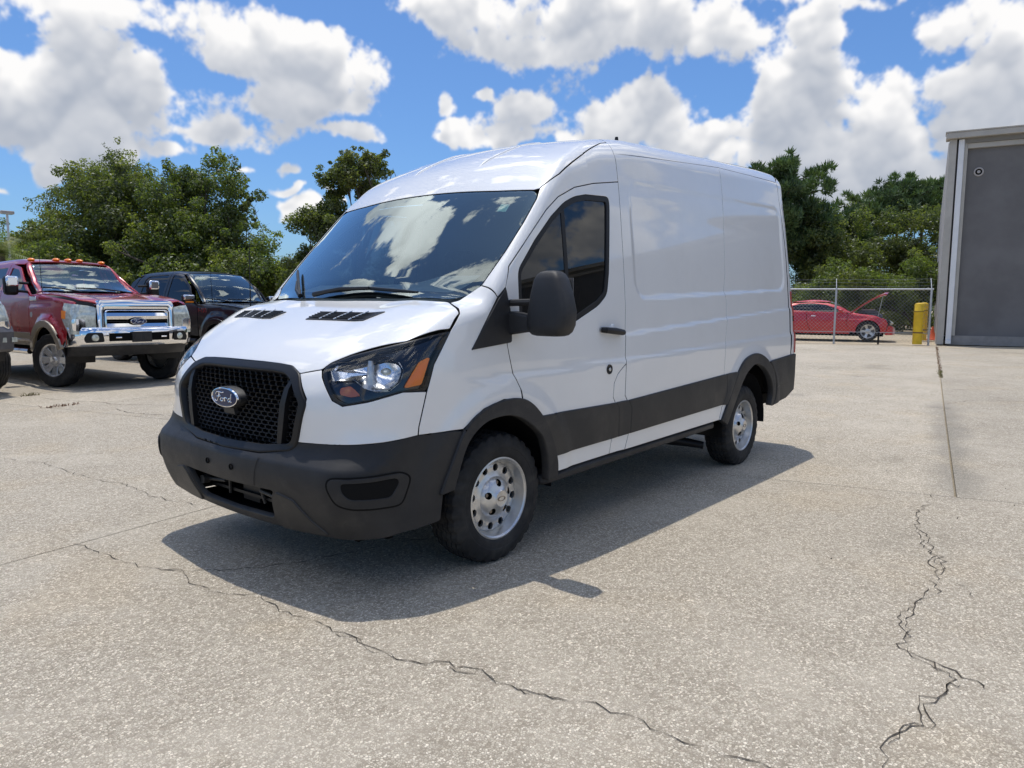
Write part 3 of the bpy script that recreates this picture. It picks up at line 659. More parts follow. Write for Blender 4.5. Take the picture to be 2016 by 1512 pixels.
for s in (1, -1):
    pl = [(.462, 1.03), (.447, .98), (.435, .91), (.42, .80), (.408, .712)]
    lo = [tuple(gsurf(np.array([s*(y-.006)]), np.array([z]), .000)[0]) for y, z in pl]; hi = [tuple(gsurf(np.array([s*(y+.034*w)]), np.array([z]), .002)[0]) for (y, z), w in zip(pl, (.6, .8, 1, 1, .8))]
    bk = [(q[0]-.04, q[1], q[2]) for q in lo]; bk2 = [(q[0]-.04, q[1], q[2]) for q in hi]
    n = 5; b = MB(); b.add(lo+hi+bk+bk2, [f[::s] for i in range(n-1) for f in ((i, n+i, n+i+1, i+1), (2*n+i, i, i+1, 2*n+i+1), (n+i, 3*n+i, 3*n+i+1, n+i+1))]).build('grille_bar', BLACK, gr)
def oval_badge(parent, c, w, h, rot=0., boss=True, tilt=0.):
    """blue oval emblem with script lettering; lies in the local y-z plane facing +x, built at c"""
    M = Matrix.Translation(c) @ Matrix.Rotation(rot, 4, 'Z') @ Matrix.Rotation(tilt, 4, 'Y')
    def put(mb, name, m, par):
        mb.v = [tuple(M @ Vector(v)) for v in mb.v]; return mb.build(name, m, par)
    def disc(x0, prof, n=40):
        mb = MB(); vs = []
        for (x, k) in prof: vs += [(x0+x, k[0]*w/2*math.cos(2*math.pi*j/n), k[1]*h/2*math.sin(2*math.pi*j/n)) for j in range(n)]
        q = len(prof); fs = [(i*n+j, (i+1)*n+j, (i+1)*n+(j+1) % n, i*n+(j+1) % n)[::-1] for i in range(q-1) for j in range(n)]
        return mb.add(vs, fs)
    top = None
    if boss: put(disc(0, [(-.06, (1.04, 1.06)), (-.012, (1.05, 1.08)), (-.004, (1.0, 1.0)), (-.004, (0, 0))]), 'badge_boss', PLASTIC, parent)
    ring = put(disc(0, [(-.004, (1.0, 1.0)), (.004, (.985, .97)), (.005, (.95, .90)), (.001, (.93, .86)), (.001, (.0, .0))]), 'badge', CHROME, parent)
    put(disc(0, [(.0012, (.925, .85)), (.0045, (.88, .78)), (.0065, (.5, .45)), (.007, (0, 0))]), 'badge_field', BLUE, ring)
    # the four letters of the script, as raised strokes
    ST = [[(-.62, .30), (-.55, .52), (-.36, .60), (-.10, .52), (.06, .60)], [(-.34, .56), (-.37, .10), (-.46, -.38), (-.60, -.50), (-.70, -.36)], [(-.52, .04), (-.34, .10), (-.20, .14)],
          [(-.16, -.06), (-.24, -.22), (-.18, -.42), (-.05, -.40), (0, -.22), (-.06, -.06), (-.16, -.06), (.06, -.10), (.10, .02)], [(.10, .02), (.12, -.20), (.10, -.42)], [(.115, -.14), (.19, .02), (.28, .0), (.30, -.12)],
          [(.56, .0), (.44, -.06), (.38, -.24), (.44, -.42), (.54, -.36), (.58, -.20)], [(.66, .50), (.60, .0), (.57, -.30), (.62, -.44), (.70, -.36)]]
    mb = MB()
    for s in ST: mb.tube([(.0075+.0*abs(a), a*w*.46, q*h*.44) for a, q in s], .0022*w/.26+.0006, 6)
    put(mb, 'badge_letters', CHROME, ring)
    return ring
oval_badge(gr, (1.016, 0, .908), .255, .103)
b = MB(); b.hull8([(1.0, -.05, .865), (1.0, .05, .865), (.99, .05, .822), (.99, -.05, .822)], [(.97, -.05, .865), (.97, .05, .865), (.97, .05, .822), (.97, -.05, .822)]).build('sensor_cover', PLASTIC2, gr)
# headlights
HL = [(.379, .998, 1.262), (.445, 1.003, 1.185), (.506, 1.005, 1.104), (.530, 1.005, 1.04), (.553, 1.005, .983), (.682, .98, .985), (.80, .885, .945), (.880, .79, .922), (.905, .745, .945), (.905, .70, 1.0), (.892, .66, 1.045), (.870, .632, 1.083), (.833, .65, 1.111), (.772, .716, 1.146), (.60, .918, 1.213)]
HD = (-1, -.95, -.15)
hls = panel('headlight', van_f, HL, HD, LENS, van, res=.03, off=-.001, gap=.003, depth=0, rnd=.02)
CHR = [(.857, .705, 1.073), (.835, .703, 1.092), (.79, .76, 1.113), (.744, .833, 1.132), (.707, .889, 1.140), (.689, .941, 1.115), (.684, .96, 1.085), (.707, .961, 1.035), (.748, .944, 1.0), (.791, .912, .998), (.821, .874, 1.013), (.835, .822, 1.044), (.874, .737, 1.036)]
CHR = [tuple(q) for q in (np.array(CHR)*1.10-np.mean(CHR, 0)*.10)]
AMB = [(.514, 1.0, 1.148), (.578, 1.002, 1.006), (.682, .98, .994), (.579, .99, 1.127)]
AMB = [tuple(q) for q in (np.array(AMB)*.90+np.mean(AMB, 0)*.10)]
AML = [(.881, .762, 1.006), (.857, .808, 1.017), (.845, .866, .975), (.867, .82, .966), (.888, .77, .976)]
def flip(o):
    me = o.data.copy(); me.transform(Matrix.Scale(-1, 4, (0, 1, 0))); me.flip_normals(); o.data = me
for hl, s in zip(hls, (1, -1)):
    k = dict(mirror=False)
    parts = []
    parts += panel('lamp_housing', van_f, HL, HD, GLOSSBLACK, hl, res=.025, off=-.022, gap=.001, depth=.03, bevel=-.001, rnd=.02, holes=[CHR], hrnd=.03, **k)
    parts += panel('lamp_rim', van_f, HL, HD, BLACK, hl, res=.03, off=-.002, gap=.0, depth=.012, bevel=.001, rnd=.02, holes=[[tuple(q) for q in (np.array(HL)*.94+np.mean(HL, 0)*.06)]], hrnd=.02, **k)
    parts += panel('side_reflector', van_f, AMB, HD, AMBER, hl, res=.03, off=-.006, gap=.001, depth=.012, rnd=.012, **k)
    parts += panel('turn_signal', van_f, AML, HD, AMBERDIM, hl, res=.03, off=-.016, gap=.0, depth=.006, rnd=.012, **k)
    # reflector bowl
    C = np.mean(CHR, 0); n = np.array([1, .85, .12]); n /= np.linalg.norm(n)
    ring = densify(np.array(CHR), .03); vs = []; q = len(ring)
    for (kk, dpt) in ((1.04, .014), (1.0, .026), (.82, .040), (.55, .050), (0.02, .054)): vs += [tuple(C+(v-C)*kk-n*dpt) for v in ring]
    b = MB(); b.add(vs, [(i*q+j, i*q+(j+1) % q, (i+1)*q+(j+1) % q, (i+1)*q+j) for i in range(4) for j in range(q)]); parts.append(b.build('reflector', LAMPCHROME, hl))
    b = MB(); e1 = np.cross(n, [0, 0, 1]); e1 /= np.linalg.norm(e1); c0 = C+e1*-.005
    b.tube([tuple(c0-n*.06-np.array([0, 0, .058])), tuple(c0-n*.034-np.array([0, 0, .055])), tuple(c0-n*.026+np.array([0, 0, -.005])), tuple(c0-n*.032+np.array([0, 0, .060]))], [.045, .038, .018, .012], 12)
    parts.append(b.build('bulb_shield', STEEL, hl))
    b = MB(); b.ellipsoid(tuple(C+e1*-.075-n*.06+np.array([0, 0, .01])), (.03, .03, .02), 10, 6); parts.append(b.build('bulb', HEADLENS, hl))
    if s < 0:
        for o in parts: flip(o)
# bonnet air vents
for name, P in (('bonnet_vent', [(.539, .026, 1.3), (.448, .052, 1.34), (.433, .575, 1.338), (.531, .516, 1.297)]), ('bonnet_vent', [(.535, -.72, 1.296), (.445, -.745, 1.337), (.450, -.29, 1.34), (.535, -.325, 1.301)])):
    vo_ = panel(name, van_f, P, (-.2, 0, -1), BLACK, hood, res=.03, off=.004, gap=0, depth=.008, rnd=.006, mirror=False)[0]
    A = np.array(P)
    for i in range(1, 4):
        u = i/4; a = A[1]*(1-u)+A[2]*u; c = A[0]*(1-u)+A[3]*u
        MB().tube([tuple(a+[0, 0, .012]), tuple(c+[0, 0, .008])], .004, 6).build('vent_rib', STEEL, vo_)
    for i in range(1, 6):
        u = i/6; a = A[0]*(1-u)+A[1]*u; c = A[3]*(1-u)+A[2]*u; a2 = a+(c-a)*.02; c2 = c-(c-a)*.02
        pts = [tuple(a2+(c2-a2)*t+[0, 0, .006+.004]) for t in np.linspace(0, 1, 5)]
        MB().tube(pts, .0035, 5).build('vent_slat', PLASTIC, vo_)
# wipers
def wiper(name, pts, arm):
    b = MB(); b.tube(pts, [.006]+[.010]*(len(pts)-2)+[.006], 6); o = b.build(name, BLACK, van)
    b = MB(); b.tube(arm, [.016, .010, .007], 8); b.build('wiper_arm', BLACK, o)
def wsp(y, z, off):
    P = np.array([[3., y, z]]); dd = np.array([-1., 0, 0]); t = shoot(van_f, P, dd, 1.5, 4.); q = P[0]+dd*t[0]; n = grad(van_f, q[None])[0]; return tuple(q+n*off)
wiper('wiper_blade', [wsp(y, 1.435+.035*(1-abs(y-.15)/.5), .018) for y in np.linspace(-.28, .58, 8)], [wsp(-.30, 1.43, .02), wsp(-.05, 1.455, .035), wsp(.2, 1.462, .03)])
wiper('wiper_blade', [wsp(y, z, .018) for y, z in zip(np.linspace(-.80, -.46, 8), np.linspace(1.60, 1.43, 8))], [wsp(-.44, 1.42, .02), wsp(-.52, 1.45, .035), wsp(-.62, 1.51, .03)])
# inspection sticker
panel('inspection_sticker', van_f, [(-.33, .70, 1.975), (-.33, .76, 1.975), (-.29, .765, 1.925), (-.29, .70, 1.925)], (-1, 0, -.8), mat('pale_sticker', (.62, .78, .60), .6), ws, res=.03, off=-.007, gap=0, depth=0, mirror=False)

# mirrors
def mirror_set(s):
    b = MB(); NX, NZ = 20, 14
    # rounded housing from stacked rounded-rectangle rings along z
    zs = [1.232, 1.238, 1.255, 1.29, 1.36, 1.45, 1.52, 1.548, 1.560, 1.565]; ins = [.05, .028, .010, 0, 0, 0, .004, .018, .035, .06]
    vs = []; n = 24
    for z, i in zip(zs, ins):
        t = (z-1.232)/.333; y0 = 1.132+i+.030*sst(.3, 1, t); y1 = 1.372-i-.055*sst(.35, 1., t)+.012*sst(0, .3, t); x0 = -.155+i*.6; x1 = -.005-i*.7-.03*t
        for j in range(n):
            a = 2*math.pi*j/n; c, q = math.cos(a), math.sin(a); e = .42
            vs.append(((x0+x1)/2+(x1-x0)/2*math.copysign(abs(c)**e, c), s*((y0+y1)/2+(y1-y0)/2*math.copysign(abs(q)**e, q)), z))
    k = len(zs); fs = [(i*n+j, i*n+(j+1) % n, (i+1)*n+(j+1) % n, (i+1)*n+j)[::s] for i in range(k-1) for j in range(n)]+[tuple(range(n))[::-s], tuple((k-1)*n+j for j in range(n))[::s]]
    m = b.add(vs, fs).build('door_mirror', PLASTIC, van, autos=50)
    b = MB(); b.box(-.158, -.152, min(s*1.16, s*1.34), max(s*1.16, s*1.34), 1.27, 1.53); b.build('mirror_glass', CHROME, m)
    b = MB()
    b.hull8([(-.02, s*.99, 1.36), (-.13, s*.99, 1.36), (-.13, s*.99, 1.245), (-.02, s*.99, 1.225)], [(-.04, s*1.15, 1.335), (-.12, s*1.15, 1.335), (-.12, s*1.15, 1.26), (-.04, s*1.15, 1.25)]) if s < 0 else \
        b.hull8([(-.04, s*1.15, 1.335), (-.12, s*1.15, 1.335), (-.12, s*1.15, 1.26), (-.04, s*1.15, 1.25)], [(-.02, s*.99, 1.36), (-.13, s*.99, 1.36), (-.13, s*.99, 1.245), (-.02, s*.99, 1.225)])
    b.build('mirror_arm', PLASTIC, m, bevel=.012)
    b = MB(); b.tube([(-.05, s*.985, 1.40), (-.055, s*1.17, 1.405)], .018, 8).build('mirror_stay', PLASTIC, m)
for s in (1, -1): mirror_set(s)
for o in van.children:
    if o.name.startswith('door_mirror') and o.data.vertices[0].co.y < 0: o.location = (-.20, .10, -.02)      # far mirror is folded in a little
b = MB(); b.lathe([(0, .035), (.012, .034), (.045, .018), (.085, .012), (.088, 0)], 16, 'z', (-2.16, .33, 2.63)); b.build('roof_antenna', BLACK, van)

# wheels
def tyre_mesh(r, rr, w, name, par, c, n=120, lugs=.5, blk=0.006):
    """tyre around the y axis: sidewalls, shoulder and grooved tread"""
    h = w/2
    prof = [(-h*.80, rr-.01), (-h*.98, rr+.02), (-h, rr+(r-rr)*.45), (-h*.93, r-.03), (-h*.80, r-.010), (-h*.62, r-.003)]
    gro = []
    for q in (-.44, -.13, .18, .49):
        gro += [(h*(q-.055), r), (h*(q-.04), r-.009), (h*(q+.015), r-.009), (h*(q+.03), r)]
    prof += gro+[(h*.62, r-.003), (h*.80, r-.010), (h*.93, r-.03), (h, rr+(r-rr)*.50), (h*1.0, rr+(r-rr)*.42), (h*.985, rr+(r-rr)*.40), (h*.98, rr+.024), (h*.93, rr+.010), (h*.80, rr-.008)]
    vs = []
    for (a, q) in prof:
        for j in range(n):
            t = 2*math.pi*j/n; k = q
            if q > r-.032 and (j % 5 < 2): k = q-blk
            vs.append((c[0]+k*math.cos(t), c[1]+a, c[2]+k*math.sin(t)))
    m = len(prof); fs = [(i*n+j, (i+1)*n+j, (i+1)*n+(j+1) % n, i*n+(j+1) % n) for i in range(m-1) for j in range(n)]
    return mobj(name, vs, fs, RUBBER, par, True, autos=28)
def disc_with_holes(r0, r1, hr, hc, nh, yfun, ph=0., nholes_step=14, res=.02):
    th = np.linspace(0, 2*math.pi, 97)[:-1]
    out = np.stack([r1*np.cos(th), r1*np.sin(th)], 1); inn = np.stack([r0*np.cos(th[::2]), r0*np.sin(th[::2])], 1)
    t2 = np.linspace(0, 2*math.pi, nholes_step+1)[:-1]; hs = [inn]
    for k in range(nh):
        a = ph+2*math.pi*k/nh; hs.append(np.stack([hc*math.cos(a)+hr*np.cos(t2), hc*math.sin(a)+hr*np.sin(t2)], 1))
    uv, F = tri2d(out, hs, res)
    rr = np.hypot(uv[:, 0], uv[:, 1]); V = np.stack([uv[:, 0], yfun(rr), uv[:, 1]], 1)
    a = np.cross(V[F[:, 1]]-V[F[:, 0]], V[F[:, 2]]-V[F[:, 0]]); F = np.where((a[:, 1] < 0)[:, None], F[:, ::-1], F)
    return V, F, hs
def van_wheel(x, s, zc=.352, steer=0.):
    w = bpy.data.objects.new('wheel', None); link(w, van); w.location = (x, s*.885, zc); w.rotation_euler = (0, 0, (0 if s > 0 else math.pi)+steer)
    # the outer face looks along local +y
    tyre_mesh(.357, .218, .232, 'tyre', w, (0, 0, 0), n=150, blk=.010)
    rim = MB(); rim.lathe([(.098, .2265), (.106, .224), (.108, .216), (.100, .207), (.080, .203), (.060, .196), (.045, .192), (-.09, .19)], 64).build('rim', STEEL, w)
    MB().lathe([(-.09, .19), (-.09, .0)], 32).build('rim_back', DARK, w)
    yf = lambda r: np.interp(r, [.112, .126, .132, .158, .185, .197], [.066, .060, .052, .056, .050, .036])
    V, F, hs = disc_with_holes(.112, .1965, .0205, .1605, 12, yf, .12)
    vs = list(V); fs = [tuple(f) for f in F]
    for h in hs[1:]:
        b0 = len(vs); q = len(h); y = float(yf(np.array([.162]))[0])
        vs += [(p[0], y, p[1]) for p in h]+[(p[0], y-.014, p[1]) for p in h]
        fs += [(b0+(j+1) % q, b0+j, b0+q+j, b0+q+(j+1) % q)[::-1] for j in range(q)]
    mobj('rim_disc', vs, fs, STEEL, w, True, autos=40)
    yc = lambda r: np.interp(r, [.05, .056, .092, .108, .116], [.118, .108, .096, .080, .060])
    V, F, hs = disc_with_holes(.046, .116, .0195, .083, 5, yc, .3, 10, .015)
    cap = mobj('hub_cap', list(V), [tuple(f) for f in F], STEEL, w, True, autos=40)
    MB().lathe([(.118, .047), (.121, .044), (.119, .038), (.120, .0)], 32).build('cap_centre', STEEL, cap)
    b = MB(); n = 20; vs = []
    for (k, y) in ((1, .1195), (.95, .1225), (.72, .1225), (.70, .1205)): vs += [(.030*k*math.cos(2*math.pi*j/n), y, .014*k*math.sin(2*math.pi*j/n)) for j in range(n)]
    b.add(vs, [(i*n+j, (i+1)*n+j, (i+1)*n+(j+1) % n, i*n+(j+1) % n) for i in range(3) for j in range(n)]); b.build('cap_emblem', RUSTY, cap)
    for k in range(5):
        a = .3+2*math.pi*k/5
        MB().tube([(.083*math.cos(a), .05, .083*math.sin(a)), (.083*math.cos(a), .086, .083*math.sin(a))], .0105, 6).build('wheel_nut', RUSTY, cap)
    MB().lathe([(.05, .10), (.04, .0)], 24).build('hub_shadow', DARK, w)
    MB().tube([(.150, .05, .09), (.172, .095, .11)], .005, 6).build('valve', BLACK, w)
    return w
van_wheel(0, 1, steer=R(-1.5)); van_wheel(0, -1, steer=R(-1.5)); van_wheel(-3.3, 1); van_wheel(-3.3, -1)

# wheel housings, underbody, cab interior
for x, rr in ((-.01, .445), (-3.31, .46)):
    for s in (1, -1):
        b = MB(); n = 26
        ths = np.linspace(math.pi*1.02, -math.pi*.04, n); vs = []
        for y in (s*.62, s*.995): vs += [(x+rr*math.cos(t), y, .36+rr*math.sin(t)) for t in ths]
        vs += [(x, s*.62, .36)]
        b.add(vs, [(j, j+1, n+j+1, n+j) for j in range(n-1)]+[(2*n, j+1, j) for j in range(n-1)]); b.build('wheel_housing', PLASTIC2 if False else BLACK, van, autos=None)
b = MB(); b.box(-2.78, -.48, -.84, .84, .36, .50); b.box(-4.3, -3.85, -.84, .84, .45, .55); b.box(-3.8, -2.8, -.60, .60, .45, .55); b.box(-.45, .62, -.60, .60, .30, .50); b.build('underbody', DARK, van)
b = MB(); b.tube([(-3.3, -.75, .352), (-3.3, .75, .352)], .05, 12); b.ellipsoid((-3.3, 0, .352), (.16, .2, .16)); b.tube([(0, -.75, .352), (0, .75, .352)], .035, 10); b.build('axle', BLACK, van)
for s in (1, -1):
    b = MB(); b.tube([(-3.48, s*.66, .36), (-3.60, s*.66, .82)], .035, 10); b.tube([(-2.6, s*.62, .44), (-3.3, s*.62, .30), (-4.0, s*.62, .46)], .03, 6); b.build('suspension', BLACK, van)
b = MB(); b.tube([(-2.45, .60, .31), (-2.62, .80, .27), (-2.66, .92, .255)], [.05, .035, .03], 12); b.box(-2.62, -2.56, .58, .66, .28, .40); b.build('exhaust_tip', BLACK, van)
b = MB()
prof = [(.19, 1.36), (.08, 1.425), (-.06, 1.475), (-.20, 1.515), (-.29, 1.515), (-.33, 1.45), (-.33, 1.25), (-.25, 1.0), (-.25, .75)]
ys = [-.86, -.6, -.2, .1, .3, .45, .65, .86]; vs = []
for y in ys:
    for (x, z) in prof: vs.append((x-(.04 if .2 < y < .7 and x < -.1 else 0), y, z+(.045 if .2 < y < .7 and x < -.1 and z > 1.4 else 0)))
n = len(prof); b.add(vs, [(i*n+j, (i+1)*n+j, (i+1)*n+j+1, i*n+j+1)[::-1] for i in range(len(ys)-1) for j in range(n-1)]); b.build('dashboard', DASH, van)
sw = MB(); vs = []; T = Matrix.Translation((-.50, .43, 1.33)) @ Matrix.Rotation(R(-62), 4, 'Y')
n1, n2 = 32, 8
for i in range(n1):
    for j in range(n2):
        a, c = 2*math.pi*i/n1, 2*math.pi*j/n2; r = .19+.014*math.cos(c); vs.append(T @ Vector((r*math.cos(a), r*math.sin(a), .014*math.sin(c))))
sw.add(vs, [(i*n2+j, ((i+1) % n1)*n2+j, ((i+1) % n1)*n2+(j+1) % n2, i*n2+(j+1) % n2) for i in range(n1) for j in range(n2)])
for a in (0, 2.1, 4.2): sw.tube([T @ Vector((0, 0, -.02)), T @ Vector((.19*math.cos(a), .19*math.sin(a), 0))], .014, 6)
sw.build('steering_wheel', BLACK, van)
for y in (.45, -.45):
    b = MB(); b.box(-1.05, -.55, y-.25, y+.25, .72, .90); b.hull8([(-1.0, y-.24, .88), (-1.0, y+.24, .88), (-1.14, y+.24, .88), (-1.14, y-.24, .88)], [(-1.12, y-.21, 1.55), (-1.12, y+.21, 1.55), (-1.24, y+.21, 1.55), (-1.24, y-.21, 1.55)])
    st = b.build('seat', SEAT, van, bevel=.04)
    b = MB(); b.box(-1.24, -1.14, y-.13, y+.13, 1.60, 1.80); b.build('headrest', SEAT, st, bevel=.04)
b = MB(); b.box(-1.34, -1.32, -.84, .84, .55, 2.36); b.build('bulkhead', INTERIOR, van)
b = MB(); b.box(-1.30, .10, -.84, .84, .50, .53); b.build('cab_floor', DARK, van)
b = MB(); b.hull8([(-.55, -.70, 2.10), (-.55, .70, 2.10), (-1.3, .70, 2.30), (-1.3, -.70, 2.30)], [(-.55, -.70, 2.13), (-.55, .70, 2.13), (-1.3, .70, 2.33), (-1.3, -.70, 2.33)]).build('headliner', INTERIOR, van)
b = MB(); b.box(-.43, -.41, -.11, .11, 1.88, 1.95); b.tube([(-.40, 0, 1.95), (-.37, 0, 2.01)], .01, 6); b.build('rear_view_mirror', BLACK, van, bevel=.01)
b = MB(); b.box(-4.28, -1.40, -.78, .78, .56, 2.40); b.build('light_blocker', DARK, van)  # unseen dark box added to stop sunlight leaking through the panel gaps
# ------------------------------------------------------------ ground, pavement, cracks
def gz(x, y=0): return .0125*max(0., min(-x, 45.)-5.)
def conc_mat(name, near=True, tint=(1, 1, 1)):
    m = bpy.data.materials.new(name); m.use_nodes = True; t = NT(m.node_tree); b = m.node_tree.nodes['Principled BSDF']
    co = t.n('ShaderNodeTexCoord').outputs['Object']
    oi = t.n('ShaderNodeObjectInfo').outputs['Random']
    vo = t.n('ShaderNodeTexVoronoi'); vo.inputs['Scale'].default_value = 105; vo.inputs['Randomness'].default_value = 1
    wv = t.v('ADD', co, t.v('SCALE', t.noise(co, 60, 2, .5, col=True), .006)); t.put(vo, 'Vector', wv)
    ve = t.n('ShaderNodeTexVoronoi', feature='DISTANCE_TO_EDGE'); ve.inputs['Scale'].default_value = 105; t.put(ve, 'Vector', wv)
    sep = t.n('ShaderNodeSeparateColor'); t.put(sep, 0, vo.outputs['Color'])
    r = sep.outputs[0]
    ramp = t.n('ShaderNodeValToRGB'); t.put(ramp, 0, r); e = ramp.color_ramp.elements
    e[0].position = 0; e[0].color = (0.303, 0.265, 0.209, 1); e[1].position = 1; e[1].color = (0.876, 0.805, 0.673, 1)
    for pos, c in ((.22, (0.416, 0.369, 0.294, 1)), (.5, (0.517, 0.466, 0.378, 1)), (.8, (0.640, 0.581, 0.474, 1))):
        q = e.new(pos); q.color = c
    peb = t.mix(t.ss(ve.outputs[0], .0, .16), (0.282, 0.249, 0.196, 1), ramp.outputs[0])
    big = t.noise(co, .55, 6, .62); mid = t.noise(co, 3.2, 5, .6); fine = t.noise(co, 24, 4, .65)
    peb = t.mix(t.ss(fine, .35, .7), t.mix(1.0, peb, (.86, .85, .83, 1), 'MULTIPLY'), peb)
    # worn patches where the pale cement skin is still on
    skin = t.m('MULTIPLY', t.ss(t.m('MULTIPLY_ADD', big, .6, t.m('MULTIPLY', mid, .4)), .47, .60), .55)
    c = t.mix(skin, peb, t.mix(.5, peb, (0.585, 0.530, 0.434, 1)))
    c = t.mix(t.ss(big, .42, .30), c, t.mix(1.0, c, (.80, .80, .79, 1), 'MULTIPLY'))
    c = t.mix(t.ss(mid, .60, .78, 0, .30), c, (.22, .20, .17, 1))
    sp = t.n('ShaderNodeSeparateXYZ'); t.put(sp, 0, co)
    # drips, tyre scuffs and old patches
    spots = t.n('ShaderNodeTexVoronoi'); spots.inputs['Scale'].default_value = .85; t.put(spots, 'Vector', t.v('ADD', co, t.v('SCALE', t.noise(co, 4, 4, .6, col=True), .35)))
    sps = t.n('ShaderNodeSeparateColor'); t.put(sps, 0, spots.outputs['Color'])
    rad = t.m('MULTIPLY_ADD', sps.outputs[1], .16, .03)
    oil = t.m('MULTIPLY', t.ss(t.m('SUBTRACT', rad, spots.outputs['Distance']), -.03, .06), t.ss(sps.outputs[0], .62, .70))
    c = t.mix(t.m('MULTIPLY', oil, .30), c, (.14, .13, .115, 1))
    scuff = t.noise(t.v('MULTIPLY', co, (.22, 2.6, 1)), 1.3, 6, .65)
    c = t.mix(t.ss(scuff, .62, .78, 0, .16), c, (.16, .15, .135, 1))
    warm = t.noise(co, .9, 4, .6); c = t.mix(t.ss(warm, .5, .68, 0, .5), c, t.mix(1.0, c, (1.04, .985, .90, 1), 'MULTIPLY'))
    # old damp stain along the long joint that runs to the building
    dl_ = t.m('SUBTRACT', t.m('SUBTRACT', sp.outputs[1], 2.65), t.m('MULTIPLY', t.m('ADD', sp.outputs[0], 3.26), .18))
    wid = t.m('MULTIPLY_ADD', t.noise(co, 1.6, 5, .7), .75, -.16)
    st = t.m('MULTIPLY', t.ss(t.m('SUBTRACT', wid, t.m('ABSOLUTE', dl_)), -.05, .22), t.m('MULTIPLY', t.ss(sp.outputs[0], -10.5, -7.5), t.ss(sp.outputs[0], -3.0, -3.6)))
    c = t.mix(t.m('MULTIPLY', st, .42), c, (.13, .125, .11, 1))
    c = t.mix(1.0, c, t.mix(oi, (.91*tint[0], .905*tint[1], .90*tint[2], 1), (1.07*tint[0], 1.06*tint[1], 1.05*tint[2], 1)), 'MULTIPLY')
    t.put(b, 'Base Color', c); b.inputs['Roughness'].default_value = .82; b.inputs['Specular IOR Level'].default_value = .3
    bn = t.n('ShaderNodeBump'); bn.inputs['Strength'].default_value = .65; bn.inputs['Distance'].default_value = .004
    h = t.m('ADD', t.m('MULTIPLY', t.ss(ve.outputs[0], 0, .25), t.m('MULTIPLY_ADD', r, .6, .4)), t.m('MULTIPLY', fine, .5))
    t.put(bn, 'Height', h); t.put(b, 'Normal', bn.outputs[0])
    return m
CONC = conc_mat('exposed_aggregate'); CONC_FAR = conc_mat('lot_concrete', tint=(1.0, .97, .90))
xs = [700, 30, 0, -5, -20, -45, -60, -700]; b = MB(); ysg = [-700, -60, 0, 60, 700]
b.add([(x, y, gz(x)-.035) for x in xs for y in ysg], [(i*5+j, (i+1)*5+j, (i+1)*5+j+1, i*5+j+1)[::-1] for i in range(len(xs)-1) for j in range(4)])
ground = b.build('ground', CONC_FAR, smooth=False, autos=None); ground['kind'] = 'structure'
pave = bpy.data.objects.new('pavement', None); link(pave); pave['kind'] = 'structure'
def LX(xA, yL):       # crossing of the cross joint through xA and the long joint yL
    # x = xA-.27*(y-2.65);  y = yL+.18*(x+3.26)
    y = (yL+.18*(xA+.27*2.65+3.26))/(1+.18*.27); return xA-.27*(y-2.65), y
def slab(xa, xb, ya, yb, g=(.005, .005, .005, .005)):
    # g: half gaps at the xa (east), xb (west), ya (south), yb (north) edges
    P = [LX(xa-g[0], ya+g[2]), LX(xb+g[1], ya+g[2]), LX(xb+g[1], yb-g[3]), LX(xa-g[0], yb-g[3])]
    n = max(1, int(abs(xa-xb)/3)); V = []; 
    for i in range(n+1):
        for q in (0, 1):
            t_ = i/n; a, c = (P[0], P[1]) if q == 0 else (P[3], P[2])
            x = a[0]+(c[0]-a[0])*t_; y = a[1]+(c[1]-a[1])*t_; V.append((x, y, gz(x)))
    k = len(V); V += [(x, y, z-.03) for x, y, z in V]
    F = [(2*i, 2*i+1, 2*i+3, 2*i+2) for i in range(n)]
    F += [(2*i+2, 2*i+2+k, 2*i+k, 2*i) for i in range(n)]+[(2*i+1, 2*i+1+k, 2*i+3+k, 2*i+3) for i in range(n)]
    F += [(0, k, k+1, 1), (2*n+1, 2*n+1+k, 2*n+k, 2*n)]
    nrm = (V[1][1]-V[0][1])
    o = mobj('slab', V, F, CONC, pave, False)
    bm = bmesh.new(); bm.from_mesh(o.data); bmesh.ops.recalc_face_normals(bm, faces=bm.faces)
    up = max(bm.faces, key=lambda f: f.calc_area())
    if up.normal.z < 0: bmesh.ops.reverse_faces(bm, faces=bm.faces)
    bm.to_mesh(o.data); bm.free()
AX = [22, 9, -3.26, -13.3, -23.9]; thin = .004
rowsE = [-44, -30, -20, -14, -9.5, -7.79, -1.87, 9.5, 22]
rowsW = [-44, -30, -20, -14, -9.5, -7.79, -1.87, 2.65, 9.5, 22]
for i in range(4):
    rw = rowsE if i < 2 else rowsW
    for j in range(len(rw)-1):
        gs = .009 if (i >= 2 and rw[j] == 2.65) else thin; gn = .009 if (i >= 2 and rw[j+1] == 2.65) else thin
        if i == 3: gs *= 1.8; gn *= 1.8
        slab(AX[i], AX[i+1], rw[j], rw[j+1], (.005, .0035 if i < 2 else .007, gs, gn))
CRK = mat('crack_dirt', (.075, .066, .055), .95, spec=.1, var=.3, vscale=30)
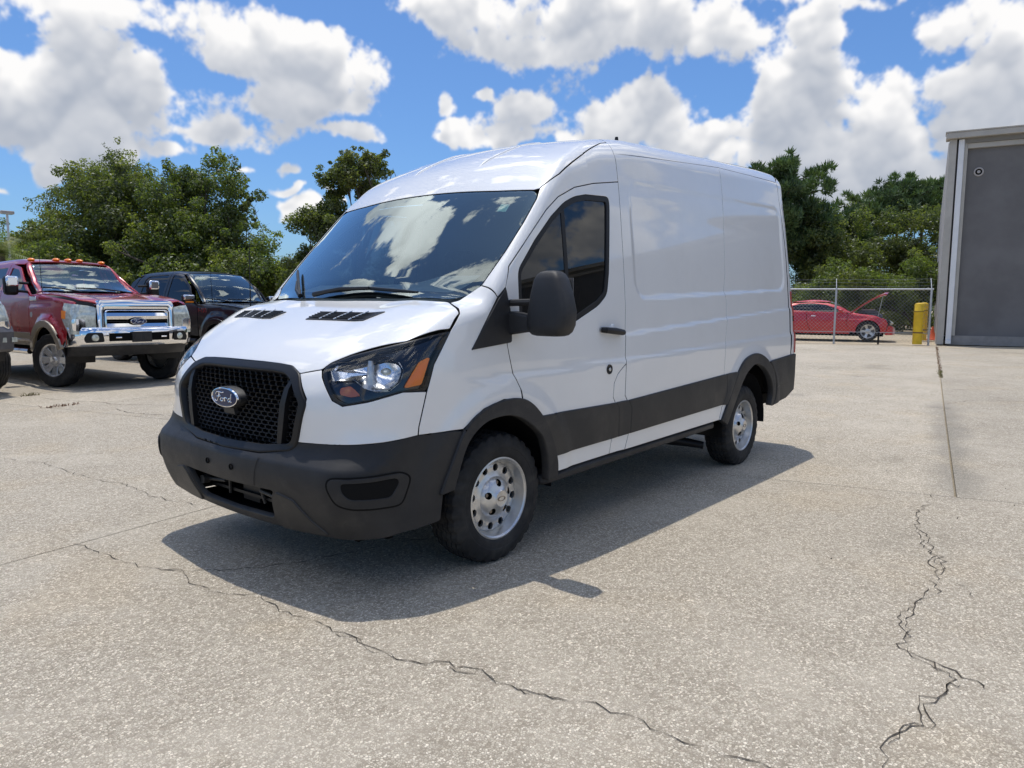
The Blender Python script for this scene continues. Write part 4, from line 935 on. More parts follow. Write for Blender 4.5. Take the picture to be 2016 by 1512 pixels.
def crack(pts, w, jit=.022, sub=5, name='crack', m=None, z=.0035, lo=.08):
    P = [np.array(p[:2], float) for p in pts]; Q = []
    for a, c in zip(P[:-1], P[1:]):
        n = max(2, int(np.linalg.norm(c-a)/.035))
        d = c-a; nn = np.array([-d[1], d[0]])/max(np.linalg.norm(d), 1e-6)
        off = 0
        for k in range(n):
            off = off*.5+RNG.normal()*jit*.5; Q.append(a+d*k/n+(nn*off if k else 0))
    Q.append(P[-1]); V = []; F = []
    for i, q in enumerate(Q):
        d = Q[min(i+1, len(Q)-1)]-Q[max(i-1, 0)]; nn = np.array([-d[1], d[0]])/max(np.linalg.norm(d), 1e-6)
        ww = w*(lo+(1-lo)*RNG.random())*(.15 if i in (0, len(Q)-1) else 1)*.5
        for s in (1, -1): V.append((q[0]+nn[0]*ww*s, q[1]+nn[1]*ww*s, gz(q[0])+z))
    F = [(2*i+1, 2*i+3, 2*i+2, 2*i) for i in range(len(Q)-1)]
    return mobj(name, V, F, m or CRK, pave, False)
CR = {'a': [(-3.23, 2.52), (-2.64, 2.53), (-2.2, 2.6), (-1.94, 2.69), (-1.7, 2.76), (-1.68, 2.80), (-1.55, 2.78), (-1.43, 2.85), (-1.26, 2.85), (-1.14, 2.88), (-1.0, 2.88), (-.86, 2.85), (-.66, 2.87), (-.61, 2.86), (-.43, 2.92), (-.31, 2.93), (-.26, 2.97), (-.24, 3.04), (-.18, 3.10), (-.14, 3.13), (-.07, 3.11), (-.03, 3.12), (.06, 3.10), (.14, 3.06), (.22, 3.08), (.29, 3.10), (.36, 3.06), (.43, 3.03), (.52, 3.02), (.62, 3.05), (.9, 3.1), (1.3, 3.0)],
      'b': [(1.39, -1.07), (1.36, -.97), (1.37, -.76), (1.33, -.49), (1.26, -.25), (1.19, -.18), (1.25, .07), (1.2, .31), (1.1, .43), (1.14, .63), (1.13, .79), (1.11, .9), (1.13, 1.02), (1.1, 1.12), (1.12, 1.21), (1.11, 1.34), (1.08, 1.49), (1.03, 1.54), (1.02, 1.64), (.98, 1.68), (.98, 1.77), (.98, 1.89), (.97, 1.95), (.94, 2.07), (.9, 2.15), (.9, 2.26), (.89, 2.45), (.86, 2.61), (.84, 2.76), (.8, 3.0), (.86, 3.3)],
      'c': [(.88, -4.16), (.83, -3.73), (.71, -3.6), (.7, -3.19), (.7, -2.88), (.64, -2.59), (.6, -2.31), (.59, -2.0), (.61, -1.74), (.58, -1.53), (.46, -1.25)],
      'd': [(.71, -3.6), (.45, -3.74), (.08, -3.61), (-.41, -3.82), (-.9, -3.9)], 'e': [(-.86, -8.46), (-1.0, -7.9), (-1.24, -7.48), (-1.31, -6.97), (-1.79, -6.35)], 'f': [(-1.08, -6.61), (-1.09, -6.03), (-1.31, -5.44), (-1.6, -4.9)],
      'g': [(1.26, -.25), (1.17, -.12), (1.07, -.01), (.7, .2), (.1, .35), (-.5, .6)], 'h': [(-9.0, 1.66), (-9.6, 1.85), (-9.96, 2.48), (-10.3, 3.2)], 'i': [(-.24, 3.04), (-.18, 3.19), (-.12, 3.22)], 'j': [(-1.68, 2.80), (-1.60, 2.86), (-1.43, 2.85)]}
crack(CR['a'], .0072, .03); crack(CR['b'], .0062, .026); crack(CR['c'], .0075, .026); crack(CR['d'], .007); crack(CR['e'], .018); crack(CR['f'], .018); crack(CR['g'], .010); crack(CR['h'], .014); crack(CR['i'], .010); crack(CR['j'], .008)
for s, e, o in ((2, 9, .03), (9, 20, -.025), (19, 29, .02)):
    crack([(x+RNG.normal()*.015, y+o+RNG.normal()*.02) for x, y in CR['a'][s:e]], .006, .03)
crack([(x, y+.02+RNG.normal()*.02) for x, y in CR['b'][12:24]], .006, .025)
for k, (x0, y0, x1, y1) in enumerate(((-1.43, 2.85, -1.1, 3.1), (.64, -2.59, 1.0, -2.75), (.7, -3.19, .35, -3.0), (-2.2, 2.6, -2.0, 2.35))):
    crack([(x0, y0), (x0*.6+x1*.4+RNG.normal()*.03, y0*.6+y1*.4+RNG.normal()*.03), (x1, y1)], .0038, .03)
WEED = mat('dry_weed', (.13, .12, .035), .8, var=.4, vscale=30); WEEDB = mat('brown_weed', (.17, .09, .05), .8, var=.4, vscale=30)
def weeds(p, q, n, h, m, name='weed_tuft'):
    b = MB()
    for _ in range(n):
        t_ = RNG.random(); x = p[0]+(q[0]-p[0])*t_+RNG.normal()*.02; y = p[1]+(q[1]-p[1])*t_+RNG.normal()*.02; a = RNG.random()*6.28; hh = h*(.3+RNG.random()); l = hh*(.4+RNG.random()*.8); w = .004+.004*RNG.random()
        c, s = math.cos(a), math.sin(a); z = gz(x)
        b.add([(x-s*w, y+c*w, z), (x+s*w, y-c*w, z), (x+c*l*.5+s*w*.7, y+s*l*.5-c*w*.7, z+hh*.7), (x+c*l, y+s*l, z+hh)], [(0, 1, 2), (0, 2, 3)])
    o = b.build(name, m, pave, smooth=False, autos=None, kind='stuff')
weeds((-12.9, .93), (-14.5, .64), 150, .03, WEED); weeds((-14.5, .64), (-23, -.9), 420, .025, WEEDB)
weeds((-.5, -7.32), (-.95, -7.42), 70, .035, WEEDB); weeds((-.75, -8.93), (-.95, -8.97), 40, .05, WEED)
b = MB()
for _ in range(9):       # scattered grit and leaf scraps
    x, y = RNG.uniform(-6, 1.6), RNG.uniform(1.7, 3.4); r = RNG.uniform(.003, .006); b.ellipsoid((x, y, gz(x)+.004), (r*1.6, r, .004), 6, 4)
b.build('grit', CRK, pave, kind='stuff')

# ------------------------------------------------------------ building
STUCCO = mat('grey_stucco', (.150, .147, .148), .9, var=.10, vscale=.9, bump=.5, bscale=260)
TRIM = mat('beige_metal_trim', (.42, .40, .36), .5, var=.10, vscale=2)
SPOUT = mat('white_downspout', (.72, .73, .74), .4, var=.06, vscale=2)
SIDING = mat('pale_siding', (.60, .58, .55), .5, var=.12, vscale=1.5)
BA = R(100.2)
bl = thing('metal_building', 'grey stucco workshop building with pale metal corner trim and white downspout', 'building', (-24.58, -1.2, gz(-24.58)), BA)
Hb = 6.74
b = MB(); b.box(.52, 46, .22, .42, .30, Hb-.34); b.build('wall', STUCCO, bl)
b = MB(); b.box(.30, 46, .16, .42, .0, .30); b.build('wall_base', mat('base_concrete', (.26, .25, .24), .9, var=.12), bl)
b = MB(); b.box(0, .21, 0, .35, 0, Hb-.20); b.build('corner_post', TRIM, bl, bevel=.012)
b = MB(); b.box(.212, .258, .18, .40, .3, Hb-.2); b.build('corner_recess', mat('dark_gap', (.09, .085, .08), .7), bl)  # dark strip filling the gap between post and downspout
b = MB(); b.box(.26, .42, .02, .16, .12, Hb-.22); b.box(.26, .42, -.08, .02, .03, .14); b.build('downspout', SPOUT, bl, bevel=.012)
b = MB(); b.box(.422, .52, .10, .42, .30, Hb-.2); b.build('jamb_trim', TRIM, bl)
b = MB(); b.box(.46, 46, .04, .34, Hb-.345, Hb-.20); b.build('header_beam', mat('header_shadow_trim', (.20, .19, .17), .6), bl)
b = MB(); b.box(.50, 46, .10, .30, Hb-.50, Hb-.352); b.build('header_trim', TRIM, bl)
b = MB(); b.box(-.10, 46, -.14, .40, Hb-.197, Hb-.02); b.box(-.12, 46, -.16, .42, Hb-.018, Hb+.03); b.build('gutter', TRIM, bl, bevel=.01)
ribs = []
b = MB(); b.box(.02, .10, .37, 34, 0, Hb-.2); b.build('side_wall', SIDING, bl)
for k in range(60):
    y = .6+k*.55
    o = MB().box(-.02, .017, y, y+.06, 0, Hb-.2).build('wall_rib', SIDING, bl, smooth=False, autos=None) if k == 0 else None
    if k == 0: rib0 = o
    else:
        o = rib0.copy(); COL.objects.link(o); o.parent = bl; o.location = (0, k*.55, 0)
b = MB(); b.box(.1, 46, .43, 34, Hb-.25, Hb-.05); b.build('roof', SIDING, bl)
b = MB()
b.lathe([(.222, .14), (.20, .14), (.185, .125), (.185, .10), (.20, .09), (.20, .05), (.18, .045), (.175, 0)], 32, 'y', (.86, 0, 5.50)); b.v = [(x, y, z) for x, y, z in b.v]; b.f = [f[::-1] for f in b.f]
vt = b.build('wall_vent', mat('vent_grey', (.38, .36, .35), .5), bl)
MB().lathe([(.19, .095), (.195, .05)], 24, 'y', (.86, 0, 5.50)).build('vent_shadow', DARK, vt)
b = MB(); b.box(-.06, -.03, 1.2, 1.26, .4, 2.4); b.box(-.10, -.02, 2.0, 2.3, .9, 1.3); b.build('conduit', TRIM, bl)

# ------------------------------------------------------------ fence, bollards, cone
GALV = mat('galvanised_steel', (.50, .51, .52), .42, .6, var=.12, vscale=6)
WIRE = mat('chain_wire', (.34, .35, .36), .5, .5)
fa = math.atan2(-.937, .35)
fn = thing('chain_link_fence', 'chain link fence with barbed wire on top in front of the red coupe', 'fence', (-24.50, -1.35, gz(-24.5)), fa)
FL = 10.2; FH = 1.80
b = MB(); b.tube([(0, 0, FH), (FL, 0, FH)], .030, 10); b.build('top_rail', GALV, fn)
b = MB(); b.tube([(0, 0, .36), (FL, 0, .36)], .010, 6); b.build('tension_wire', WIRE, fn)
for x in (.06, 2.92, 5.9, 8.9):
    b = MB(); b.tube([(x, 0, -.1), (x, 0, FH+.04)], .034, 10); b.tube([(x, 0, FH), (x, -.22, FH+.36)], .014, 6); b.build('post', GALV, fn)
b = MB(); b.tube([(1.55, 0, -.05), (1.55, 0, .36)], .03, 8); b.tube([(4.25, 0, -.05), (4.25, 0, .36)], .03, 8); b.build('brace', BLACK, fn)
b = MB(); D = .12
def wire(a, c, r=.0028): b.tube([a, c], r, 3, False)
k = -FH
while k < FL:
    for s in (1, -1):
        x0, x1 = (k, k+FH-.03) if s > 0 else (k+FH-.03, k); z0, z1 = .03, FH
        # clip to the run of the fence
        if max(x0, x1) < 0 or min(x0, x1) > FL: continue
        def cl(x, z, X, Z):
            if x < 0: z += (Z-z)*(0-x)/(X-x); x = 0
            if x > FL: z += (Z-z)*(FL-x)/(X-x); x = FL
            return x, z
        A_ = cl(x0, z0, x1, z1); C_ = cl(x1, z1, x0, z0)
        wire((A_[0], .004*s, A_[1]), (C_[0], .004*s, C_[1]))
    k += D
b.build('chain_link', WIRE, fn, kind='stuff')
for dz, dy in ((.12, -.07), (.24, -.15), (.35, -.21)):
    b = MB(); pts = []
    for i in range(30):
        x = FL*i/29; pts.append((x, dy, FH+dz-.03*math.sin(math.pi*((x % 3)/3))))
    b.tube(pts, .004, 4)
    for i in range(80):
        x = FL*i/80; b.tube([(x, dy-.02, FH+dz-.015), (x+.02, dy+.02, FH+dz)], .003, 3, False)
    b.build('barbed_wire', WIRE, fn)
YEL = mat('yellow_bollard_paint', (.74, .48, .015), .45, var=.16, vscale=5, coat=.2)
def bollard(loc, label):
    t = thing('bollard', label, 'bollard', loc, 0, 'yellow bollards by the building corner')
    b = MB(); b.lathe([(0, .145), (1.06, .145), (1.075, .155), (1.09, .145), (1.29, .145), (1.33, .130), (1.355, .07), (1.36, 0)], 28, 'z'); b.build('post', YEL, t)
    b = MB(); b.lathe([(1.055, .149), (1.06, .156), (1.09, .156), (1.095, .149)], 28, 'z'); b.build('sleeve_ring', mat('worn_yellow', (.40, .26, .02), .6, var=.3), t)
    b = MB(); b.lathe([(.36, .1485), (.40, .1485)], 28, 'z'); b.build('base_band', WEEDB, t)
bollard((-24.30, -1.70, gz(-24.3)), 'yellow bollard standing in front of the chain link fence')
bollard((-26.9, -2.05, gz(-26.9)), 'yellow bollard half hidden behind the nearer one')
t = thing('traffic_cone', 'faded orange traffic cone beside the yellow bollards', 'cone', (-27.3, -1.80, gz(-27.3)))
b = MB(); b.lathe([(.03, .15), (.05, .13), (.30, .07), (.48, .03), (.49, 0)], 20, 'z'); b.build('cone_body', mat('cone_orange', (.62, .12, .05), .5, var=.1), t)
MB().box(-.19, .19, -.19, .19, 0, .04).build('cone_base', mat('cone_base', (.50, .10, .05), .6), t, bevel=.01)
# machine half hidden by the corner of the building
t = thing('utility_machine', 'dark ride-on machine with a small tyre, mostly hidden by the building corner', 'machine', (-27.6, -1.35, gz(-27.6)), R(101))
MB().lathe([(-.09, .12), (-.10, .25), (.10, .25), (.09, .12)], 28, 'y', (-.05, .1, .25)).build('tyre', RUBBER, t)
MB().lathe([(-.085, .12), (-.05, 0)], 20, 'y', (-.05, .1, .25)).build('rim', STEEL, t)
b = MB(); b.hull8([(-.25, -.05, .45), (.9, -.05, .45), (.9, .6, .45), (-.25, .6, .45)], [(-.05, -.02, .72), (.9, -.02, .78), (.9, .55, .78), (-.05, .55, .72)]); b.build('body', mat('machine_blue', (.05, .07, .11), .4, coat=.5), t, bevel=.04)
b = MB(); b.tube([(-.05, .1, .7), (-.02, .15, 1.0), (.10, .2, 1.25)], .03, 8); b.box(-.02, .30, .05, .45, .95, 1.25); b.build('engine', STEEL, t, bevel=.03)
MB().box(.1, .8, .1, .5, 1.25, 1.32).build('cowl', GALV, t, bevel=.02)
# ------------------------------------------------------------ pickups
def spoke_wheel(par, x, y, z, r, rr, w, rot, nsp=8, m=None, hubm=None, dish=.04, twin=False, blk=.012):
    W = bpy.data.objects.new('wheel', None); link(W, par); W.location = (x, y, z); W.rotation_euler = (0, 0, rot)
    tyre_mesh(r, rr, w, 'tyre', W, (0, 0, 0), n=72, blk=blk)
    h = w/2; b = MB()
    b.lathe([(h*.86, rr+.012), (h*.90, rr+.004), (h*.84, rr-.012), (h*.5, rr-.03), (-h*.7, rr-.04)], 48); rim = b.build('rim', m or CHROME, W)
    MB().lathe([(h*.1, rr-.02), (-h*.1, 0)], 32).build('rim_back', mat('brake_grey', (.10, .10, .10), .5, .6) if 'brake_grey' not in MATS else MATS['brake_grey'], W)
    b = MB(); f0, f1 = h*.78, h*.78-dish
    for k in range(nsp):
        for dl in ((-.10, .10) if twin else (0,)):
            a = 2*math.pi*k/nsp+dl*1.2; wd = .020 if twin else .046
            c, s = math.cos(a), math.sin(a); r0, r1 = rr*.30, rr-.012
            def P(rad, off, yy): return (c*rad-s*off, yy, s*rad+c*off)
            b.hull8([P(r0, -wd, f1), P(r0, wd, f1), P(r1, wd*1.3, f0), P(r1, -wd*1.3, f0)], [P(r0, -wd, f1-.05), P(r0, wd, f1-.05), P(r1, wd*1.3, f0-.05), P(r1, -wd*1.3, f0-.05)])
    b.lathe([(f1-.03, rr*.42), (f1+.004, rr*.40), (f1+.012, rr*.2), (f1+.03, rr*.17), (f1+.035, rr*.1), (f1+.036, 0)], 32); b.build('spokes', m or CHROME, W, bevel=.004)
    return W
def pickup(name, label, loc, rz, paint, lift=0., lower=None, style='heavy', group=None, badge=True):
    t = thing(name, label, 'pickup truck', loc, rz, group)
    Z = lift
    hv = style == 'heavy'
    hz0, hz1 = (1.27, 1.40) if hv else (1.08, 1.22)          # bonnet front, rear
    ZR = Z+(.07 if hv else 0)
    TZ = pchip([-6.2, -3.62, -3.60, -3.45, -3.3, -2.6, -1.9, -1.45, -1.0, -.66, -.60, 0, .7, .88], [hz1+.05+Z, hz1+.05+Z, hz1+.06+Z, 1.72+Z, 1.88+Z, 1.955+ZR, 1.965+ZR, 1.92+ZR, 1.64+Z, hz1+.04+Z, hz1+.0+Z, hz1-.03+Z, hz0+.01+Z, hz0-.05+Z])
    WW = pchip([.3, .6, .95, 1.25, 1.42, 1.6, 1.97, 2.2], [.95, .985, 1.0, .99, .955, .89, .74, .65])
    def f(P):
        x, y, z = P[..., 0], np.abs(P[..., 1]), P[..., 2]
        bed = sst(-3.4, -3.5, x)
        w = WW(z-Z)-.06*sst(.2, 1.0, x)*sst(.9, 1.3, z-Z)-.02*sst(.4, .95, x)
        w = w+.05*sst(.68, .56, np.hypot(x, z-.46-Z*.6))*sst(.5, .3, z-1.15-Z)
        w = w+.012*sst(.02, -.02, z-Z-1.18)
        ww = x-(.90-.07*y*y-.05*sst(1.0, 1.35, z-Z))
        tz = TZ(x+.10*y*y*sst(-.5, -.8, x))-.05*y*y*sst(-.5, -.9, x)
        tz = tz+.025*sst(.42, .60, y)*sst(-.9, -.6, x)*sst(.95, .8, y)
        r = fil((z-tz)*np.where((x < -.6), .85, 1.), y-w, .05+.07*sst(-.9, -1.5, x))
        r = fil(r, ww, .07); r = np.maximum(r, -5.35-x)
        return np.maximum(r, .45+Z-z)
    S = lambda pts: [(x, 1.0, z+Z) for x, z in pts]
    k = dict(res=.055, depth=.03)
    ar = .47 if hv else .43; zc = .44+Z*.6
    arch = lambda r, a0, a1, n=11, x=0.: [(x+r*math.cos(R(a)), zc-Z+r*math.sin(R(a))) for a in np.linspace(a0, a1, n)]
    panel('bonnet', f, sym([(.86, 0, hz0+Z), (.84, .60, hz0+Z), (.74, .84, hz0+.03+Z), (-.30, .93, hz1+Z), (-.62, .92, hz1+.02+Z), (-.62, .45, hz1+.03+Z), (-.60, 0, hz1+.03+Z)]), (-.3, 0, -1), paint, t, mirror=False, res=.06)
    panel('wing', f, S([(.80, hz0-.005), (.74, hz0+.012), (-.30, hz1-.014), (-.66, hz1-.014), (-.69, 1.2), (-.69, .52)]+arch(ar+.03, 175, 12, 13)+[(.62, .72), (.75, .80)]), (-.15, -1, -.15), paint, t, **k)
    DZ = [(-.70, .52), (-.70, 1.2), (-.68, hz1-.04), (-.82, hz1+.04), (-1.09, 1.59), (-1.50, 1.86), (-1.93, 1.93), (-1.93, .52)]
    W1 = [(-.90, hz1+.03), (-1.14, 1.57), (-1.53, 1.81), (-1.84, 1.85), (-1.84, hz1+.03)]
    panel('front_door', f, S(DZ), (0, -1, 0), paint, t, holes=[S(W1)], hrnd=.04, **k)
    panel('front_side_window', f, S(W1), (0, -1, 0), GLASS_DK, t, res=.08, off=-.012, gap=-.004, depth=0)
    D2 = [(-1.94, .52), (-1.94, 1.93), (-2.9, 1.90), (-3.08, 1.80), (-3.30, 1.45), (-3.30, .52)] if not hv else [(-1.94, .52), (-1.94, 1.93), (-2.8, 1.90), (-2.95, 1.80), (-2.99, 1.45), (-2.99, .52)]
    W2 = [(-2.02, hz1+.03), (-2.02, 1.86), (-2.75, 1.83), (-2.88, 1.75), (-2.93, hz1+.03)]
    panel('rear_door', f, S(D2), (0, -1, 0), paint, t, holes=[S(W2)], hrnd=.05, **k)
    panel('rear_side_window', f, S(W2), (0, -1, 0), GLASS_DK, t, res=.08, off=-.012, gap=-.004, depth=0)
    xr = D2[-1][0]-.01
    panel('cab_corner', f, S([(xr, .52), (xr, 1.45), (xr+.2, 1.80), (-3.2, 1.82), (-3.38, 1.70), (-3.46, 1.45), (-3.46, .52)]), (0, -1, 0), paint, t, **k)
    ysd = .735 if True else .7
    panel('roof', f, sym([(-1.40, 0, 1.90+Z), (-1.43, .60, 1.90+Z), (-1.47, ysd, 1.90+Z), (-2.0, .77, 1.94+Z), (-3.2, .75, 1.86+Z), (-3.44, .6, 1.75+Z), (-3.44, 0, 1.75+Z)]), (0, 0, -1), paint, t, mirror=False, res=.07)
    for sg in (1, -1):
        b = MB(); pa = surf_line(f, [(-.66, .90, hz1+.05+Z), (-1.0, .85, 1.62+Z), (-1.40, .76, 1.88+ZR), (-1.55, .74, 1.93+ZR)], (-.4, -.8, -.4), .08)
        pts = [(q[0]-.01, sg*(q[1]-.035), q[2]-.035) for q in pa]
        b.tube(pts, [.05]+[.052]*(len(pts)-2)+[.04], 10).build('windshield_pillar', paint, t)
    WS = sym([(-.655, 0, hz1+.06+Z), (-.66, .5, hz1+.06+Z), (-.70, .85, hz1+.07+Z), (-.98, .80, 1.62+Z), (-1.36, .73, 1.865+Z), (-1.40, .68, 1.88+Z), (-1.38, 0, 1.885+Z)])
    wsp_ = panel('windshield', f, WS, (-1, 0, -.7), GLASS_WS, t, res=.09, off=-.004, depth=0, mirror=False, rnd=.04)[0]
    panel('glass_border', f, WS, (-1, 0, -.7), BLACK, wsp_, res=.06, off=-.008, depth=0, mirror=False, rnd=.04, holes=[[tuple(np.array([.0, 0, .03+Z*0])+q) for q in (np.array(WS)*.90+np.mean(WS, 0)*.10)]], hrnd=.04)
    # bed
    panel('bed_side', f, S([(-3.52, .55), (-3.52, hz1+.04), (-5.28, hz1+.04), (-5.28, .60)]+arch(.52, 0, 180, 11, -3.95)), (0, -1, 0), paint, t, **k)
    b = MB(); b.box(-5.34, -3.5, -.90, .90, .70+Z, .75+Z); b.box(-5.36, -5.30, -.85, .85, .75+Z, hz1+Z); b.box(-3.50, -3.46, -.85, .85, .6+Z, hz1+Z); b.build('bed', paint, t)
    lo = lower or paint
    panel('lower_band', f, S([(-.70, .52), (-.70, .74), (-3.44, .74), (-3.44, .52)]), (0, -1, 0), lo, t, res=.08, off=.008, depth=.02)
    A1 = arch(ar+.10, 178, 14, 13); A0 = arch(ar, 14, 178, 13)
    panel('arch_flare', f, S(A1+A0), (0, -1, 0), lo, t, res=.045, off=.035, depth=.06, bevel=.01)
    panel('arch_flare', f, S(arch(.58, 180, 0, 13, -3.95)+arch(.50, 0, 180, 13, -3.95)), (0, -1, 0), lo, t, res=.05, off=.03, depth=.06, bevel=.01)
    # dark underside, cab back, interior
    b = MB(); b.box(-5.2, .55, -.52, .52, .42+Z, .70+Z); b.box(-3.4, -.75, -.86, .86, .45+Z, .56+Z); b.box(-.55, .60, -.60, .60, .6+Z, 1.05+Z); b.build('chassis', DARK, t)
    b = MB(); b.box(-1.35, -.75, -.82, .82, hz1-.28+Z, hz1-.02+Z); b.build('dashboard', DASH, t, bevel=.05)
    for y in (.4, -.4):
        b = MB(); b.box(-2.1, -1.55, y-.26, y+.26, .85+Z, 1.05+Z); b.hull8([(-2.0, y-.25, 1.0+Z), (-2.0, y+.25, 1.0+Z), (-2.15, y+.25, 1.0+Z), (-2.15, y-.25, 1.0+Z)], [(-2.1, y-.2, 1.55+Z), (-2.1, y+.2, 1.55+Z), (-2.22, y+.2, 1.55+Z), (-2.22, y-.2, 1.55+Z)]); b.box(-2.24, -2.14, y-.13, y+.13, 1.58+Z, 1.74+Z); b.build('seat', SEAT, t, bevel=.04)
    b = MB(); b.box(-3.42, -3.38, -.8, .8, .5+Z, 1.72+Z); b.build('cab_back', DARK, t)
    for s in (1, -1):
        for xw, rr_ in ((0, ar+.0), (-3.95, .50)):
            b = MB(); n = 16; vs = []
            for y in (s*.50, s*.965): vs += [(xw+rr_*math.cos(a), y, zc+rr_*math.sin(a)) for a in np.linspace(math.pi*1.08, -.25, n)]
            b.add(vs+[(xw, s*.5, zc)], [(j, j+1, n+j+1, n+j) for j in range(n-1)]+[(2*n, j+1, j) for j in range(n-1)]); b.build('wheel_housing', BLACK, t, autos=None)
    # lamps
    hz = hz0
    HLp = [(.80, .72, hz-.07+Z), (.78, .90, hz-.05+Z), (.55, .99, hz-.03+Z), (.52, .99, hz-.30+Z), (.66, .96, hz-.52+Z), (.85, .63, hz-.54+Z), (.85, .63, hz-.10+Z)]
    hls = panel('headlight', f, HLp, (-1, -.9, 0), HEADLENS, t, res=.05, off=.006, depth=.03, rnd=.03)
    am = panel('turn_signal', f, [(.62, .97, hz-.16+Z), (.51, 1.0, hz-.15+Z), (.52, 1.0, hz-.28+Z), (.62, .97, hz-.29+Z)], (-1, -1.6, 0), AMBER, t, res=.05, off=.012, depth=.008)
    bowls = panel('reflector', f, [(.79, .75, hz-.28+Z), (.70, .90, hz-.28+Z), (.72, .90, hz-.47+Z), (.80, .74, hz-.49+Z)], (-1, -.9, 0), CHROME, t, res=.05, off=.010, depth=.006, rnd=.05)
    for hl, a_, b_ in zip(hls, am, bowls): a_.parent = hl; b_.parent = hl
    # grille
    gm = CHROME
    gz0, gz1 = hz-.60+Z, hz+.02+Z
    def gp(y, z, off=0.): return (.905-.07*y*y-.05*float(sst(1.0, 1.35, z-Z))+off, y, z)
    def frame(nm, o, i, m, d0, par):
        O = np.array([gp(y, z, d0) for y, z in o]); I = np.array([gp(y, z, d0-.012) for y, z in i]); B = np.array([gp(y, z, d0-.10) for y, z in o]); I2 = np.array([gp(y, z, d0-.10) for y, z in i]); n = len(o)
        M = O*.5+I*.5+np.array([.018, 0, 0])
        mb = MB(); mb.add(list(B)+list(O)+list(M)+list(I)+list(I2), [(q*n+j, q*n+(j+1) % n, (q+1)*n+(j+1) % n, (q+1)*n+j) for q in range(4) for j in range(n)])
        return mb.build(nm, m, par, autos=50)
    rect = lambda y, z0, z1, c=.05: [tuple(p) for p in round_poly(np.array([(-y, z0), (y, z0), (y, z1), (-y, z1)]), c, 5)]
    fo = frame('grille', rect(.635, gz0, gz1, .09), rect(.545, gz0+.07, gz1-.14, .06), gm, .035, t)
    MB().add([gp(-.63, gz0+.03, -.06), gp(.63, gz0+.03, -.06), gp(.63, gz1-.09, -.06), gp(-.63, gz1-.09, -.06)], [(0, 1, 2, 3)]).build('grille_back', DARK, fo)
    b = MB(); m_ = (gz0+gz1)/2-.035; hh = (gz1-gz0-.21)/2
    if hv:
        frame('inner_ring', rect(.525, gz0+.085, gz1-.155, .05), rect(.495, gz0+.11, gz1-.18, .05), gm, .03, fo)
        for zb in (m_+hh*.42, m_-hh*.42):
            b = MB(); ys = np.linspace(-.51, .51, 9); n = len(ys); h2 = .058
            vs = [gp(y, zb+dz, off) for dz, off in ((-h2, -.03), (-h2*.9, .0), (0, .018), (h2*.9, .0), (h2, -.03)) for y in ys]
            b.add(vs, [(i*n+j, i*n+j+1, (i+1)*n+j+1, (i+1)*n+j) for i in range(4) for j in range(n-1)]); b.build('grille_bar', gm, fo)
        b = MB()
        for zz in np.linspace(gz0+.10, gz1-.17, 9): b.tube([gp(-.52, zz, -.03), gp(0, zz, -.03), gp(.52, zz, -.03)], .008, 4)
        b.build('grille_mesh', BLACK, fo)
    if badge:
        ob = oval_badge(fo, (.935, 0, m_), .27, .108, boss=False)
    # bumper
    bm_ = CHROME if hv else paint
    pts = [(-.98, .50), (-1.01, .70), (-.86, .84), (-.45, .93), (0, .95), (.45, .93), (.86, .84), (1.01, .70), (.98, .50)]
    zb0, zb1 = .54+Z, .86+Z
    b = MB(); n = len(pts); vs = []
    for z, off in ((zb0, -.05), (zb0+.02, .0), (zb0+.10, .04), (zb1-.06, .045), (zb1-.01, .02), (zb1, -.05)): vs += [(x+off, y, z) for y, x in pts]
    b.add(vs, [(i*n+j, i*n+j+1, (i+1)*n+j+1, (i+1)*n+j) for i in range(5) for j in range(n-1)]); bp = b.build('front_bumper', bm_, t, autos=60)
    def on(y): return float(np.interp(y, [p[0] for p in pts], [p[1] for p in pts]))+.047
    b = MB(); yy = np.linspace(-.50, .50, 9); nn = 9; vs = [(on(y)+.003, y, z) for z in (zb0+.09, zb0+.22) for y in yy]; b.add(vs, [(j, j+1, nn+j+1, nn+j) for j in range(nn-1)]); b.build('bumper_opening', DARK, bp)
    b = MB(); b.box(on(0)+.006, on(0)+.045, -.16, .16, zb0+.07, zb0+.24); b.box(on(0)+.046, on(0)+.052, -.13, -.02, zb0+.11, zb0+.20); b.box(on(0)+.046, on(0)+.052, .02, .13, zb0+.11, zb0+.20); b.build('plate_bracket', PLASTIC, bp, bevel=.006)
    for s in (1, -1):
        b = MB(); b.tube([(on(.36)+.03, s*.42, zb0+.15), (on(.30)+.03, s*.33, zb0+.15)], .014, 8); b.build('tow_hook', CHROME, bp)
        y0 = .72; x0 = on(y0)
        b = MB(); o8 = [(x0+.012-.22*(y-y0), s*y, z) for y, z in round_poly(np.array([(.57, zb0+.08), (.84, zb0+.07), (.86, zb0+.14), (.81, zb0+.23), (.59, zb0+.23)]), .03, 4)]; b.add(o8, [tuple(range(len(o8)))[::s]]); b.build('fog_lamp_bezel', BLACK, bp)
        b = MB(); b.lathe([(-.01, .055), (.012, .052), (.018, .035), (.02, 0)], 20, 'x', (x0+.016, s*.70, zb0+.15)); b.build('fog_lamp', HEADLENS, bp)
    b = MB(); vs = [(x-.02-.10*q, y*.95, z) for q, z in ((0, zb0+.01), (0.2, zb0-.05), (1., zb0-.15)) for y, x in pts]; b.add(vs, [(i*n+j+1, i*n+j, (i+1)*n+j, (i+1)*n+j+1) for i in range(2) for j in range(n-1)]); b.build('air_dam', PLASTIC, t)
